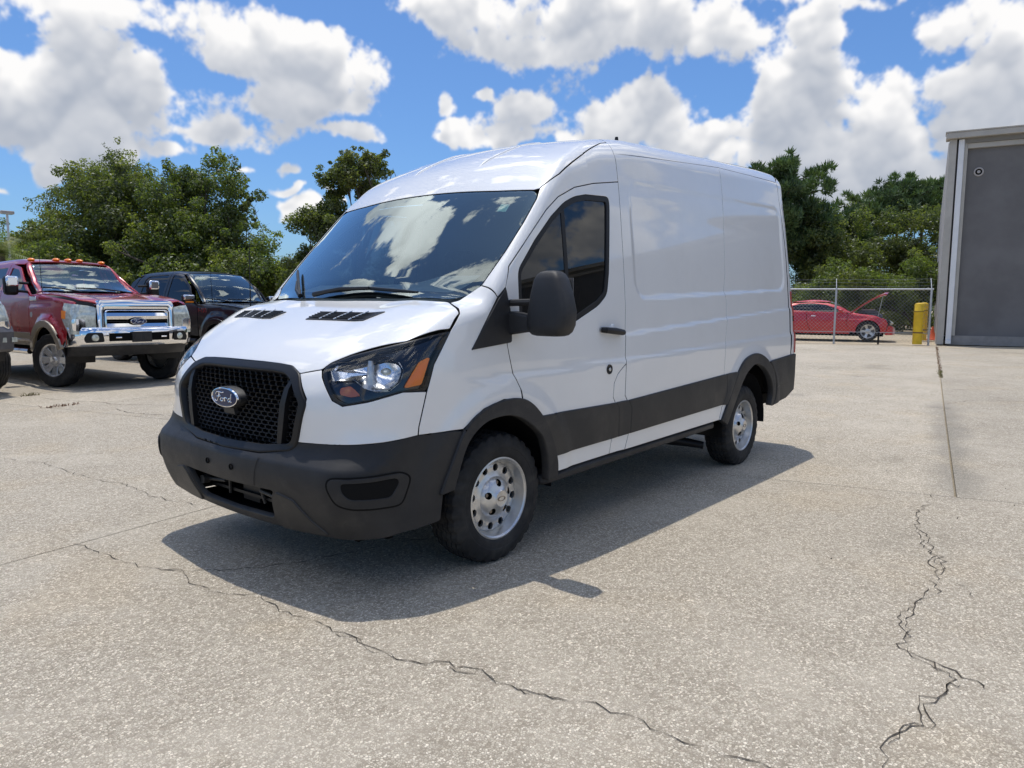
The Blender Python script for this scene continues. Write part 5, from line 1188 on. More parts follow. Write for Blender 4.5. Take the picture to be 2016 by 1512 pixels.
    # cab marker lamps
    if hv:
        for y in (-.60, -.20, 0, .20, .60):
            O = np.array([[-1.52-.05*abs(y), y, 3.+Z]]); d = np.array([0, 0, -1.]); q = shoot(f, O, d, .4, 2.2)
            MB().ellipsoid((-1.52-.05*abs(y), y, 3.+Z-q[0]+.012), (.10, .052, .034), 12, 6).build('marker_lamp', AMBER, t)
    for s in (1, -1):     # mirrors
        b = MB()
        if hv:
            b.box(-.93, -.75, s*1.20-.10, s*1.20+.10, 1.36+Z, 1.68+Z); mm = b.build('door_mirror', BLACK, t, bevel=.05)
            MB().box(-.80, -.742, s*1.20-.095, s*1.20+.095, 1.50+Z, 1.675+Z).build('mirror_cap', CHROME, mm, bevel=.03)
            b = MB(); b.tube([(-.85, s*.93, 1.56+Z), (-.84, s*1.12, 1.57+Z)], .022, 8); b.tube([(-.85, s*.95, 1.42+Z), (-.84, s*1.12, 1.43+Z)], .022, 8); b.build('mirror_arm', BLACK, mm)
        else:
            b.box(-.93, -.80, s*1.12-.13, s*1.12+.13, 1.22+Z, 1.40+Z); mm = b.build('door_mirror', BLACK, t, bevel=.04)
            MB().box(-.84, -.785, s*1.12-.128, s*1.12+.128, 1.29+Z, 1.403+Z).build('mirror_cap', CHROME, mm, bevel=.025)
            MB().tube([(-.86, s*.93, 1.26+Z), (-.86, s*1.02, 1.28+Z)], .03, 8).build('mirror_arm', BLACK, mm)
            MB().box(-.80, -.783, s*1.12-.09, s*1.12+.09, 1.235+Z, 1.265+Z).build('turn_lamp', AMBER, mm)
        ye = .99
        b = MB(); b.box(-.66, -.42, min(s*(ye-.01), s*(ye+.012)), max(s*(ye-.01), s*(ye+.012)), hz1-.13+Z, hz1-.06+Z); b.build('wing_emblem', CHROME, t, bevel=.008)
        b = MB(); b.tube([(-.75, s*1.0, .45+Z*.8), (-3.3, s*1.0, .45+Z*.8)], .05, 8); b.build('step_bar', CHROME if hv else BLACK, t)
        if hv:
            MB().lathe([(0, .05), (.008, .045), (.008, 0)] if s > 0 else [(0, .05), (-.008, .045), (-.008, 0)], 20, 'y', (-.60, s*1.005, 1.04+Z)).build('round_emblem', GALV, t)
        for xw, rot in ((0, R(20 if hv else 0)), (-3.95, 0)):
            rt = .445 if hv else .41
            spoke_wheel(t, xw, s*.865, rt, rt, .265, .29, (0 if s > 0 else math.pi)+rot, 8, WHEELMETAL if hv else STEEL)
    b = MB(); b.tube([(-.50, .55, hz1+.04+Z), (-.66, .2, hz1+.09+Z), (-.68, -.25, hz1+.10+Z)], .012, 6); b.build('wiper', BLACK, t)
    b = MB(); b.tube([(-.48, -.25, hz1+.03+Z), (-.66, -.5, hz1+.09+Z), (-.70, -.80, hz1+.10+Z)], .012, 6); b.build('wiper', BLACK, t)
    b = MB(); b.tube([(-.45, -.88 if hv else -.80, hz1+Z-.02), (-.50, -.88 if hv else -.80, hz1+.80+Z)], [.006, .003], 5); b.build('antenna', BLACK, t)
    return t
pickup('pickup_truck', 'dark red heavy pickup with a big chrome grille and amber roof lamps', (-2.47, -10.0, 0), R(93.5), RED, lift=.14, lower=TAN)
bt_ = pickup('pickup_truck', 'black crew cab pickup parked behind the red pickup', (-6.1, -11.35, 0), R(97), BLACKPAINT, lift=.17, style='light', badge=False)
# the lettering on the black pickup's wing
cu = bpy.data.curves.new('letters', 'FONT'); cu.body = 'F-150'; cu.size = .13; cu.extrude = .004
tmp = bpy.data.objects.new('letters', cu); COL.objects.link(tmp); bpy.context.view_layer.update()
me = bpy.data.meshes.new_from_object(tmp.evaluated_get(bpy.context.evaluated_depsgraph_get())); bpy.data.objects.remove(tmp)
me.materials.append(CHROME); me.transform(Matrix.Translation((-.66, -1.018, 1.03+.17)) @ Matrix.Rotation(R(90), 4, 'X'))
link(bpy.data.objects.new('model_letters', me), bt_)
b = MB(); b.tube([(.70, -.72, 1.20), (.70, -.72, 1.42), (.72, -.72, 2.95)], [.022, .012, .006], 6); an_ = b.build('whip_antenna', BLACK, bt_)
tt_ = pickup('pickup_truck', 'pale grey pickup cut off by the left edge, with a steel off-road bumper', (.33, -9.85, 0), R(93), SILVERPAINT, lift=.12, lower=PLASTIC)
# off-road bumper on the third truck
b = MB(); pts = [(-1.0, .55), (-1.02, .80), (-.60, 1.06), (.60, 1.06), (1.02, .80), (1.0, .55)]; n = 6; vs = []
for z, off in ((.66, -.06), (.70, .0), (.95, .03), (1.03, -.03), (1.03, -.2)): vs += [(x+off, y, z) for y, x in pts]
b.add(vs, [(i*n+j, i*n+j+1, (i+1)*n+j+1, (i+1)*n+j) for i in range(4) for j in range(n-1)]); ob = b.build('steel_bumper', mat('bumper_grey', (.10, .10, .11), .5, .3, var=.2), tt_, autos=30)
for k in range(3):
    MB().box(.80+.07*k, .87+.07*k-.012, 1.00-.16*k-.02, 1.07-.16*k-.02, .80, .87).build('pod_lamp', HEADLENS, ob)

# ------------------------------------------------------------ the red coupe with its bonnet up
def coupe():
    t = thing('coupe', 'bright red coupe with its bonnet up and front bumper off, behind the fence', 'car', (-25.9, -3.62, gz(-25.5)), R(103.5))
    TZ = pchip([-3.95, -3.8, -3.4, -2.9, -2.3, -1.8, -1.3, -.9, -.55, -.2, .3, .6, .85], [.92, 1.02, 1.08, 1.26, 1.42, 1.46, 1.41, 1.25, 1.04, .99, .93, .86, .72])
    WW = pchip([.15, .4, .7, .95, 1.1, 1.42, 1.6], [.84, .90, .92, .90, .84, .58, .45])
    def f(P):
        x, y, z = P[..., 0], np.abs(P[..., 1]), P[..., 2]
        w = WW(z)-.10*sst(.2, 1.0, x)-.12*sst(-3.2, -3.95, x)+.03*sst(.55, .36, np.hypot(x, z-.34))+.03*sst(.58, .36, np.hypot(x+2.82, z-.34))
        w = w+.012*sst(.02, -.02, z-.78-.02*x)-.02*sst(.05, -.03, z-.42)*sst(-.5, -.7, x)*sst(-2.5, -2.3, x)
        r = fil(z-TZ(x)+.05*y*y, y-w, .08); r = fil(r, x-(.88-.18*y*y), .12); r = fil(r, -3.92+.1*y*y-x, .15)
        return np.maximum(r, .17-z)
    S = lambda pts: [(x, .9, z) for x, z in pts]; k = dict(res=.05, depth=.03)
    ac = lambda xc, r, a0, a1, n=12: [(xc+r*math.cos(R(a)), .34+r*math.sin(R(a))) for a in np.linspace(a0, a1, n)]
    panel('wing', f, S([(.62, .62), (.55, .76), (.2, .90), (-.52, .985), (-.66, .95), (-.70, .6), (-.55, .30)]+ac(0, .40, 188, -8)+[(.55, .30)]), (0, -1, 0), RED2, t, **k)
    panel('front_bumper_corner', f, [(.55, .85, .22), (.55, .85, .30), (.62, .85, .55), (.80, .65, .50), (.86, .3, .42), (.86, .3, .22)], (-.6, -1, 0), RED2, t, **k)
    panel('door', f, S([(-.71, .6), (-.67, .95), (-.75, 1.00), (-2.02, 1.03), (-2.02, .7), (-1.90, .36), (-1.7, .24), (-.6, .24), (-.56, .32)]), (0, -1, 0), RED2, t, **k)
    panel('rear_quarter', f, S([(-2.03, 1.03), (-2.35, 1.06), (-2.9, 1.10), (-3.35, 1.06), (-3.85, .92), (-3.9, .55), (-3.75, .30)]+ac(-2.82, .40, -8, 188)+[(-2.2, .24), (-1.72, .24), (-1.91, .36), (-2.03, .7)]), (0, -1, 0), RED2, t, **k)
    WN = [(-.80, 1.015), (-1.05, 1.15), (-1.40, 1.30), (-1.85, 1.365), (-2.3, 1.34), (-2.72, 1.17), (-2.60, 1.075), (-2.03, 1.045)]
    panel('side_window', f, S(WN), (0, -1, 0), GLASS_DK, t, res=.06, off=-.008, depth=0)
    panel('pillar_frame', f, S([(-.55, .99), (-.72, 1.0), (-.80, 1.012), (-1.05, 1.16), (-1.40, 1.31), (-1.85, 1.375), (-2.3, 1.35), (-2.74, 1.175), (-2.62, 1.08), (-3.0, 1.10), (-2.9, 1.20), (-2.5, 1.36), (-1.9, 1.425), (-1.35, 1.385), (-.95, 1.24), (-.62, 1.05)]), (0, -1, -.25), RED2, t, res=.035, depth=.02)
    panel('roof', f, sym([(-1.15, 0, 1.36), (-1.2, .5, 1.36), (-1.35, .60, 1.36), (-2.4, .60, 1.38), (-2.6, .5, 1.35), (-2.6, 0, 1.36)]), (0, 0, -1), RED2, t, res=.07, mirror=False)
    panel('windshield', f, sym([(-.60, 0, 1.06), (-.62, .6, 1.06), (-.68, .74, 1.07), (-1.28, .60, 1.36), (-1.15, .45, 1.36), (-1.13, 0, 1.36)]), (-.6, 0, -1), GLASS_WS, t, res=.08, off=-.004, depth=0, mirror=False)
    panel('rear_window', f, sym([(-2.62, 0, 1.36), (-2.62, .5, 1.35), (-3.3, .62, 1.12), (-3.35, 0, 1.12)]), (.5, 0, -1), GLASS_DK, t, res=.08, off=-.004, depth=0, mirror=False)
    panel('boot_lid', f, sym([(-3.37, 0, 1.10), (-3.32, .62, 1.08), (-3.85, .6, .95), (-3.90, 0, .95)]), (.3, 0, -1), RED2, t, res=.07, mirror=False)
    # open bonnet, hinged at the cowl
    H = Matrix.Translation((-.58, 0, 1.04)) @ Matrix.Rotation(R(-33), 4, 'Y'); vs = []; ys = np.linspace(-.72, .72, 9)
    for q, (x, z) in enumerate(((0, 0), (.5, .035), (1.0, .035), (1.30, -.01), (1.38, -.06))):
        for y in ys: vs.append(H @ Vector((x-.10*(y/.72)**2*(q/4), y, z-.04*(y/.72)**2)))
    k2 = len(vs); vs += [v-Vector((.02, 0, .05)) for v in vs]; n = 9
    F = [(i*n+j, i*n+j+1, (i+1)*n+j+1, (i+1)*n+j)[::-1] for i in range(4) for j in range(n-1)]; F += [tuple(k2+q for q in fc[::-1]) for fc in F]
    F += [(j, j+1, k2+j+1, k2+j) for j in range(n-1)]+[(4*n+j+1, 4*n+j, k2+4*n+j, k2+4*n+j+1) for j in range(n-1)]
    for e in (0, n-1): F += [((i)*n+e, (i+1)*n+e, k2+(i+1)*n+e, k2+i*n+e) for i in range(4)]
    bm_ = mobj('bonnet', vs, F, RED2, t, True, autos=40)
    MB().tube([(.30, -.62, .86), (.42, -.6, 1.62)], .012, 6).build('bonnet_strut', GALV, t)
    b = MB(); b.box(-.45, .45, -.42, .42, .55, .96); b.box(-.35, .30, -.30, .30, .96, 1.07); b.build('engine', mat('engine_grey', (.16, .165, .18), .45, .5, var=.4, vscale=12), t, bevel=.03)
    MB().box(-.25, .2, -.25, .25, 1.072, 1.12).build('engine_cover', STEEL, t, bevel=.02)
    b = MB(); b.box(.50, .56, -.70, .70, .28, .74); b.box(.60, .66, -.62, .62, .40, .50); b.tube([(.66, -.55, .32), (.70, 0, .34), (.66, .55, .32)], .03, 6); b.build('radiator_support', BLACK, t)
    for s in (1, -1):
        b = MB(); b.ellipsoid((.62, s*.62, .64), (.18, .12, .08)); b.build('headlight', HEADLENS, t)
        MB().ellipsoid((.50, s*.70, .66), (.22, .10, .10)).build('lamp_body', BLACK, t)
        b = MB(); b.box(-.98, -.82, s*.98-.09, s*.98+.09, 1.0, 1.12); b.build('door_mirror', RED2, t, bevel=.04)
        MB().tube([(-1.72, s*.925, .86), (-1.88, s*.93, .86)], .016, 6).build('door_handle', CHROME, t)
        for x in (0, -2.82):
            spoke_wheel(t, x, s*.80, .345, .345, .235, .235, 0 if s > 0 else math.pi, 5, STEEL, twin=True, dish=.03, blk=.004)
            b = MB(); m_ = 14; vs = []
            for y in (s*.5, s*.86): vs += [(x+.40*math.cos(a), y, .34+.40*math.sin(a)) for a in np.linspace(math.pi*1.05, -.15, m_)]
            b.add(vs+[(x, s*.5, .34)], [(j, j+1, m_+j+1, m_+j) for j in range(m_-1)]+[(2*m_, j+1, j) for j in range(m_-1)]); b.build('wheel_housing', BLACK, t, autos=None)
    b = MB(); b.box(-3.7, .5, -.5, .5, .16, .40); b.box(-2.2, -.6, -.78, .78, .18, .30); b.build('underbody', DARK, t)
    b = MB(); b.box(-2.6, -.9, -.66, .66, .5, .95); b.build('cabin', SEAT, t)
    for y in (.36, -.36): MB().box(-1.9, -1.75, y-.22, y+.22, .9, 1.22).build('seat_back', SEAT, t, bevel=.04)
coupe()
# ------------------------------------------------------------ trees
def leaf_mat(name, c, tr=.55):
    m = bpy.data.materials.new(name); m.use_nodes = True; t = NT(m.node_tree); m.node_tree.nodes.clear()
    co = t.n('ShaderNodeTexCoord').outputs['Object']
    n = t.noise(co, 1.7, 4, .6); n2 = t.noise(co, 14, 2, .5)
    f = t.m('MULTIPLY_ADD', n, .6, t.m('MULTIPLY', n2, .4))
    col = t.mix(t.ss(f, .34, .66), tuple(x*.62 for x in c)+(1,), tuple(x*1.45 for x in c)+(1,))
    d = t.n('ShaderNodeBsdfDiffuse'); t.put(d, 0, col)
    tl = t.n('ShaderNodeBsdfTranslucent'); t.put(tl, 0, t.mix(1.0, col, (1.5, 1.65, .75, 1), 'MULTIPLY'))
    gl = t.n('ShaderNodeBsdfGlossy'); gl.inputs[0].default_value = (.9, .95, 1, 1); gl.inputs['Roughness'].default_value = .45
    a = t.n('ShaderNodeMixShader'); a.inputs[0].default_value = tr; t.put(a, 1, d.outputs[0]); t.put(a, 2, tl.outputs[0])
    b = t.n('ShaderNodeMixShader'); b.inputs[0].default_value = .03; t.put(b, 1, a.outputs[0]); t.put(b, 2, gl.outputs[0])
    o = t.n('ShaderNodeOutputMaterial'); t.put(o, 0, b.outputs[0]); return m
OAK = [leaf_mat('oak_leaf_dark', (0.075, 0.093, 0.030)), leaf_mat('oak_leaf', (0.114, 0.137, 0.040)), leaf_mat('oak_leaf_young', (0.154, 0.170, 0.046))]
VINE = [leaf_mat('vine_leaf', (0.119, 0.154, 0.040)), leaf_mat('vine_leaf_light', (0.168, 0.190, 0.048)), leaf_mat('vine_leaf_dark', (0.077, 0.102, 0.032))]
PINEM = [leaf_mat('pine_needle_dark', (0.063, 0.099, 0.042), .2), leaf_mat('pine_needle', (0.097, 0.149, 0.057), .2), leaf_mat('pine_needle_light', (0.124, 0.175, 0.062), .2)]
PALE = [leaf_mat('palm_frond_pale', (.20, .23, .13)), leaf_mat('palm_frond', (.10, .13, .06)), leaf_mat('palm_frond_dry', (.26, .25, .16))]
BARK = mat('bark', (.10, .085, .07), .95, spec=.1, var=.35, vscale=8); PBARK = mat('pine_bark', (.12, .085, .065), .95, spec=.1, var=.3, vscale=6)
def leaves(name, par, mats, centres, n, size, spread=1., aspect=.55, flat=.0, wts=(.35, .45, .20)):
    """n small bent leaf faces gathered in clumps round the given centres (x, y, z, clump radius)"""
    n = int(n*2.3); size = size*.66
    C = np.array(centres, float); k = len(C)
    wt = C[:, 3]**2.3; idx = RNG.choice(k, n, p=wt/wt.sum())
    d = RNG.normal(size=(n, 3)); d /= np.linalg.norm(d, axis=1, keepdims=True)
    r = (RNG.random(n)**.42)[:, None]*C[idx, 3:4]*spread
    P = C[idx, :3]+d*r*np.array([1, 1, .8])
    nrm = d*.8+RNG.normal(size=(n, 3))*.7+np.array([0, 0, .5]); nrm /= np.linalg.norm(nrm, axis=1, keepdims=True)
    a = np.cross(nrm, RNG.normal(size=(n, 3))); a /= np.maximum(np.linalg.norm(a, axis=1, keepdims=True), 1e-6); b_ = np.cross(nrm, a)
    s = size*(.55+.9*RNG.random(n))[:, None]; w = s*aspect
    V = np.empty((n, 4, 3)); V[:, 0] = P-a*s*.5; V[:, 1] = P+b_*w*.5+nrm*s*.08; V[:, 2] = P+a*s*.5; V[:, 3] = P-b_*w*.5+nrm*s*.08
    me = bpy.data.meshes.new(name); me.vertices.add(4*n); me.vertices.foreach_set('co', V.ravel()); me.loops.add(4*n); me.polygons.add(n)
    me.loops.foreach_set('vertex_index', np.arange(4*n, dtype=np.int32)); me.polygons.foreach_set('loop_start', np.arange(0, 4*n, 4, dtype=np.int32))
    try: me.polygons.foreach_set('loop_total', np.full(n, 4, dtype=np.int32))
    except Exception: pass
    cm = RNG.choice(len(mats), k, p=np.array(wts)/sum(wts)); mi = cm[idx]; fl = RNG.random(n) < .3; mi[fl] = RNG.integers(0, len(mats), fl.sum())
    for m in mats: me.materials.append(m)
    me.polygons.foreach_set('material_index', mi.astype(np.int32)); me.update(calc_edges=True)
    return link(bpy.data.objects.new(name, me), par)
def limbs(name, par, base, tips, r0, m, kink=.25):
    b = MB()
    base = np.array(base, float); tips = [np.array(q, float) for q in tips]
    top = np.mean(tips, 0); fork = base+(top-base)*np.array([.5, .5, .42])
    b.tube([base-[0, 0, .1], base*.6+fork*.4+RNG.normal(size=3)*.1, fork], [r0*1.25, r0*.95, r0*.75], 8)
    for q in tips:
        m1 = fork*.5+q*.5+RNG.normal(size=3)*kink; m1[2] += .15
        b.tube([fork-[0, 0, .1], m1, q], [r0*.5, r0*.26, r0*.06], 6)
        for _ in range(2):
            e = q+RNG.normal(size=3)*.22; b.tube([m1*.4+q*.6, (m1*.4+q*.6)*.5+e*.5+RNG.normal(size=3)*.08, e], [r0*.15, r0*.09, r0*.03], 4, False)
    return b.build(name, m, par)
def spot(px, dep, py=None):
    """world point on the ray through a pixel column of the photograph at a given depth, on the ground; or at the row py"""
    u = (px-1008)/1450; v = (0 if py is None else (py-756)/1450)
    p = CAMP+(vf+vr2*u+vd2*v)*dep
    return p
def crown_blobs(outline, dep, thick=2.2, n=40, rmin=.45, rmax=.95):
    """clump centres filling a crown given as ellipses (px, py, rx, ry) seen at depth dep; the crown is as deep as it is wide"""
    out = []
    ar = np.array([o[2]*o[3] for o in outline], float); cnt = np.maximum(3, (n*ar/ar.sum())).astype(int)
    for (px, py, rx, ry), q in zip(outline, cnt):
        for _ in range(q):
            while True:
                d = RNG.uniform(-1, 1, 3)
                if (d**2).sum() < 1: break
            l = np.linalg.norm(d); d = d/max(l, 1e-6)*l**.6
            p = spot(px+d[0]*rx, dep, py+d[1]*ry)
            p = p+vf*float(d[2]*min(thick, rx*dep/1450)); r = RNG.uniform(rmin, rmax)
            out.append((p.x, p.y, p.z, r*min(1., 1.2*min(rx, ry)*dep/1450)))
    return out
def tree(name, label, px, dep, outline, n, size, mats, r0=.18, clumps=40, group=None, cat='tree', rmin=.45, rmax=.95, spread=1.0, wts=(.35, .45, .20), bark=None, ntips=9, tips_any=True):
    p = spot(px, dep); base = (p.x, p.y, gz(p.x))
    cs = crown_blobs(outline, dep, n=clumps, rmin=rmin, rmax=rmax)
    t = thing(name, label, cat, base, 0, group)
    loc = [(x-base[0], y-base[1], z-base[2], r) for x, y, z, r in cs if z-base[2] > .15]
    ctr = np.mean(np.array(loc)[:, :3], 0)
    for (x, y, z, r) in list(loc):
        for _ in range(2):
            d = np.array([x, y, z])-ctr; d = d/max(np.linalg.norm(d), .1)+RNG.normal(size=3)*.7; d /= np.linalg.norm(d)
            q = np.array([x, y, z])+d*r*RNG.uniform(.9, 1.5); loc.append((*q, r*RNG.uniform(.22, .42)))
    leaves('crown', t, mats, loc, n, size, spread, wts=wts)
    tp = [loc[i][:3] for i in RNG.choice(len(loc), min(ntips, len(loc)), replace=False)]
    limbs('trunk', t, (0, 0, 0), tp, r0, bark or BARK)
    return t
GL_ = 'trees behind the parked pickups'
tree('oak_tree', 'tallest dark oak behind the red pickup, with an airy top', 235, 27, [(225, 445, 105, 90), (150, 470, 75, 70), (290, 480, 70, 90), (235, 560, 120, 60), (130, 520, 70, 60)], 30000, .17, OAK, .24, 70, GL_)
tree('oak_tree', 'thin loose crown rising above the tallest oak behind the red pickup', 240, 29, [(252, 345, 44, 40), (195, 350, 50, 40), (165, 400, 70, 44), (290, 368, 34, 24), (240, 390, 70, 40)], 12000, .13, OAK, .14, 60, GL_, rmin=.35, rmax=.75)
tree('vine_clad_tree', 'rounded vine-covered tree behind the black pickup', 395, 26, [(390, 400, 88, 75), (400, 480, 95, 80), (360, 355, 60, 40), (420, 350, 45, 35), (380, 560, 110, 50), (440, 530, 70, 60), (330, 520, 60, 60)], 32000, .16, VINE, .2, 60, GL_, wts=(.4, .25, .35))
tree('sapling', 'spindly pale sapling beside the vine-covered tree', 478, 25.5, [(470, 400, 30, 26), (492, 425, 24, 20), (470, 470, 24, 34), (485, 510, 30, 28)], 2600, .13, VINE, .05, 16, GL_, rmin=.22, rmax=.4, wts=(.4, .5, .1))
tree('shrub', 'yellowish green shrub thicket behind the whip antenna', 520, 25, [(520, 525, 70, 45), (575, 535, 50, 40), (480, 560, 60, 45), (555, 575, 70, 40)], 15000, .14, VINE, .08, 40, GL_, 'shrub', wts=(.35, .45, .2))
tree('shrub', 'light green vines between the two big trees', 310, 25, [(310, 500, 45, 55), (300, 570, 70, 45), (350, 560, 40, 40)], 9000, .14, VINE, .06, 28, GL_, 'shrub', wts=(.35, .5, .15))
tree('shrub', 'low yellow-green shrub at the far left behind the red pickup', 100, 25, [(100, 530, 60, 42), (60, 560, 60, 30), (150, 570, 60, 30)], 9000, .14, VINE, .06, 28, GL_, 'shrub', wts=(.35, .5, .15))
tree('slender_tree', 'slender tree with a lopsided crown behind the van windshield', 690, 24, [(712, 352, 54, 40), (735, 358, 36, 34), (675, 362, 36, 32), (690, 400, 46, 40), (660, 440, 50, 40)], 12000, .14, OAK, .13, 40, GL_, rmin=.3, rmax=.6, wts=(.25, .45, .3))
tree('slender_tree', 'small bushy tree left of the van roof behind its windshield', 620, 24, [(605, 460, 38, 36), (640, 490, 50, 44), (590, 500, 34, 30), (640, 560, 80, 50)], 9500, .14, OAK, .1, 30, GL_, rmin=.3, rmax=.65)
tree('oak_tree', 'distant low tree line at the far left edge', 40, 60, [(10, 485, 60, 26), (75, 480, 40, 34), (100, 510, 50, 40), (-50, 490, 60, 30)], 9000, .28, OAK, .2, 36, 'trees on the horizon', rmin=.8, rmax=1.4)
tree('oak_tree', 'dark tree line closing the gap behind the black pickup', 560, 45, [(450, 560, 120, 40), (620, 570, 140, 40), (800, 560, 150, 60), (260, 570, 140, 40)], 12000, .26, OAK, .2, 44, 'trees on the horizon', rmin=.8, rmax=1.4)
def palm(px, dep, top, label):
    p = spot(px, dep); t = thing('palm', label, 'palm', (p.x, p.y, gz(p.x)))
    h = spot(px, dep, top).z-gz(p.x); b = MB(); b.tube([(0, 0, 0), (.05, 0, h*.5), (0, 0, h)], [.16, .13, .11], 8); b.build('trunk', BARK, t)
    for k in range(26):
        a = RNG.random()*6.28; el0 = RNG.uniform(-.2, 1.3); L_ = RNG.uniform(.8, 1.25); b = MB(); pts = []
        for q in range(6):
            s = q/5*L_; pts.append(np.array([math.cos(a)*s*math.cos(el0), math.sin(a)*s*math.cos(el0), h+s*math.sin(el0)-.35*s*s]))
        for q in range(5):
            d = pts[q+1]-pts[q]; sd = np.cross(d, [0, 0, 1.]); sd /= max(np.linalg.norm(sd), 1e-6)
            for sgn in (1, -1):
                for z in range(4):
                    o = pts[q]+d*z/4; e = o+sd*sgn*.32*(1-.1*q)+d*.8-np.array([0, 0, .08]); w = d*.12
                    b.add([tuple(o), tuple(o+w), tuple(e)], [(0, 1, 2)])
        b.build('frond', PALE[k % 3], t, smooth=False, autos=None)
palm(18, 22, 500, 'pale green palm tuft at the left edge above the red cab roof')
# lamp post
p = spot(35, 48); lp = thing('lamp_post', 'tall grey lot light pole rising at the far left edge', 'lamp post', (p.x, p.y, gz(p.x)))
hp = spot(35, 48, 424).z-gz(p.x)
b = MB(); b.tube([(0, 0, 0), (0, 0, hp)], .07, 10); b.build('pole', TRIM if False else GALV, lp)
b = MB(); b.box(-.36, .36, -.20, .20, hp-.05, hp+.14); b.build('lamp_head', mat('lamp_head_grey', (.34, .31, .29), .5), lp, bevel=.03)
MB().box(-.30, .30, -.16, .16, hp-.075, hp-.051).build('lamp_lens', HEADLENS, lp)
# right-hand pines and undergrowth
def pine(label, px, dep, top, crown_from, half, n, group, lean=0, dense=1., mats=PINEM):
    p = spot(px, dep); g0 = gz(p.x); t = thing('pine_tree', label, 'pine tree', (p.x, p.y, g0), 0, group)
    h = spot(px, dep, top).z-g0; h0 = spot(px, dep, crown_from).z-g0; w = half*dep/1450
    b = MB(); b.tube([(0, 0, -.1), (lean*.4, 0, h*.5), (lean, 0, h*.97)], [.20, .14, .05], 8); cs = []
    nb = int(26*dense)
    for k in range(nb):
        f = (k+.5)/nb; z = h0+(h-h0)*f**.9; a = k*2.4+RNG.normal()*.4; prof = math.sin(math.pi*min(1, .20+.72*(1-f)+.04))**.8
        L_ = w*prof*RNG.uniform(.62, 1.0)
        tip = np.array([lean*z/h+math.cos(a)*L_, math.sin(a)*L_, z+L_*RNG.uniform(.05, .40)])
        o = np.array([lean*z/h, 0, z-.2]); b.tube([o, (o+tip)/2+[0, 0, -.06], tip], [.05, .035, .012], 5, False)
        for q in np.linspace(.45, 1.05, 4): cs.append((*(o+(tip-o)*q+RNG.normal(size=3)*.2), RNG.uniform(.22, .52)))
    cs.append((lean, 0, h-.2, .4))
    b.build('trunk', PBARK, t)
    # needles: long thin faces standing up in tufts
    C = np.array(cs); idx = RNG.choice(len(C), n, p=C[:, 3]**2/(C[:, 3]**2).sum()); d = RNG.normal(size=(n, 3)); d /= np.linalg.norm(d, axis=1, keepdims=True)
    P = C[idx, :3]+d*(RNG.random(n)**.5)[:, None]*C[idx, 3:4]*np.array([1, 1, .75])
    ax = d*.7+np.array([0, 0, .8])+RNG.normal(size=(n, 3))*.45; ax /= np.linalg.norm(ax, axis=1, keepdims=True)
    sd = np.cross(ax, RNG.normal(size=(n, 3))); sd /= np.maximum(np.linalg.norm(sd, axis=1, keepdims=True), 1e-6)
    s = (.20+.18*RNG.random(n))[:, None]*(dep/50)**.5; V = np.empty((n, 3, 3)); V[:, 0] = P-sd*s*.16; V[:, 1] = P+sd*s*.16; V[:, 2] = P+ax*s
    me = bpy.data.meshes.new('crown'); me.vertices.add(3*n); me.vertices.foreach_set('co', V.ravel()); me.loops.add(3*n); me.polygons.add(n)
    me.loops.foreach_set('vertex_index', np.arange(3*n, dtype=np.int32)); me.polygons.foreach_set('loop_start', np.arange(0, 3*n, 3, dtype=np.int32))
    cm = RNG.choice(3, len(C), p=[.4, .42, .18])[idx]
    for m in mats: me.materials.append(m)
    me.polygons.foreach_set('material_index', cm.astype(np.int32)); me.update(calc_edges=True); link(bpy.data.objects.new('crown', me), t)
GR = 'pines beyond the fence'
pine('tall dense pine right behind the back of the van', 1520, 44, 345, 510, 95, 26000, GR, 0, 1.5)
pine('broad pine leaning over beside the tall dense pine', 1465, 46, 372, 490, 70, 13000, GR, -.3, 1.1)
pine('lower pine right of the tall dense pine', 1585, 45, 430, 560, 60, 13000, GR, .2, 1.2)
pine('flat-topped pine, leftmost of the far pine row', 1690, 56, 404, 490, 62, 13000, GR, 0, 1.1)
pine('spreading pine in the middle of the far pine row', 1748, 58, 380, 460, 62, 13000, GR, .2, 1.1)
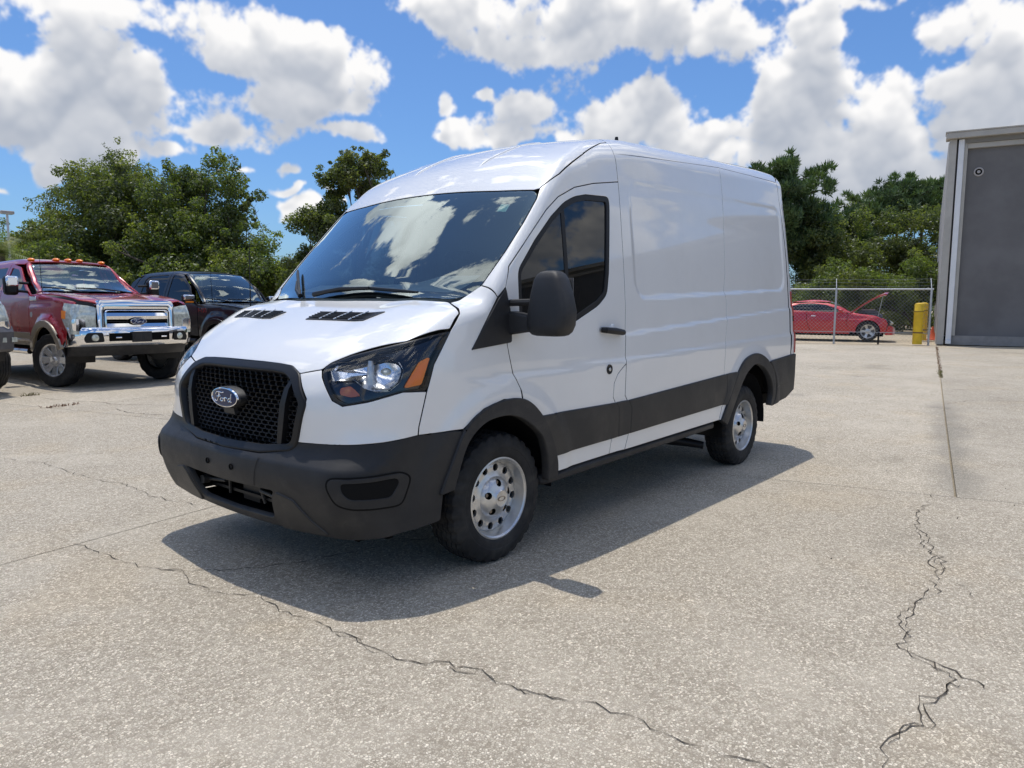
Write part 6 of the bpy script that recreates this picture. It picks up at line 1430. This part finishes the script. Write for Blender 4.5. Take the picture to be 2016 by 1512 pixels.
pine('tallest open pine of the far pine row', 1795, 60, 374, 450, 60, 13000, GR, 0, 1.1)
pine('pine standing against the edge of the building', 1846, 57, 386, 480, 55, 12000, GR, -.2, 1.1)
pine('short young pine below the far pine row', 1650, 50, 440, 560, 44, 9000, GR, 0, 1.)
def rtree(label, px, dep, ol, n, mats, wts, **k): return tree('broadleaf_tree', label, px, dep, ol, n, .22, mats, .14, k.pop('clumps', 46), 'undergrowth beyond the fence', rmin=.6, rmax=1.15, wts=wts, **k)
rtree('dark broadleaf tree behind the red coupe roof', 1600, 44, [(1590, 490, 70, 70), (1560, 540, 70, 60), (1640, 520, 60, 60)], 14000, OAK, (.6, .3, .1))
rtree('dark broadleaf tree behind the raised red bonnet', 1720, 47, [(1700, 480, 70, 60), (1740, 520, 70, 60), (1680, 540, 70, 50)], 14000, OAK, (.5, .4, .1))
rtree('broadleaf tree beside the pale building edge', 1815, 46, [(1810, 470, 60, 60), (1840, 530, 60, 60), (1790, 545, 70, 40)], 13000, OAK, (.4, .4, .2))
tree('shrub', 'bright green shrub just beyond the fence post', 1668, 33, [(1668, 555, 52, 28), (1640, 575, 50, 30), (1700, 585, 50, 34)], 8000, .16, VINE, .05, 30, 'undergrowth beyond the fence', 'shrub', wts=(.4, .45, .15))
tree('shrub', 'dull green shrub between the bonnet and the building', 1800, 33, [(1790, 570, 70, 30), (1830, 545, 40, 40), (1760, 600, 60, 30)], 8000, .16, VINE, .05, 30, 'undergrowth beyond the fence', 'shrub', wts=(.4, .3, .3))
tree('shrub', 'dark shrub row along the back of the fenced lot', 1620, 36, [(1560, 590, 80, 34), (1640, 605, 90, 30), (1740, 610, 90, 30), (1830, 605, 80, 34)], 13000, .18, OAK, .05, 46, 'undergrowth beyond the fence', 'shrub', wts=(.5, .35, .15))
tree('broadleaf_tree', 'dark tree mass hidden mostly by the van', 1300, 50, [(1380, 520, 110, 90), (1200, 540, 140, 80), (1000, 550, 150, 60)], 12000, .30, OAK, .2, 44, 'undergrowth beyond the fence', rmin=.8, rmax=1.4)
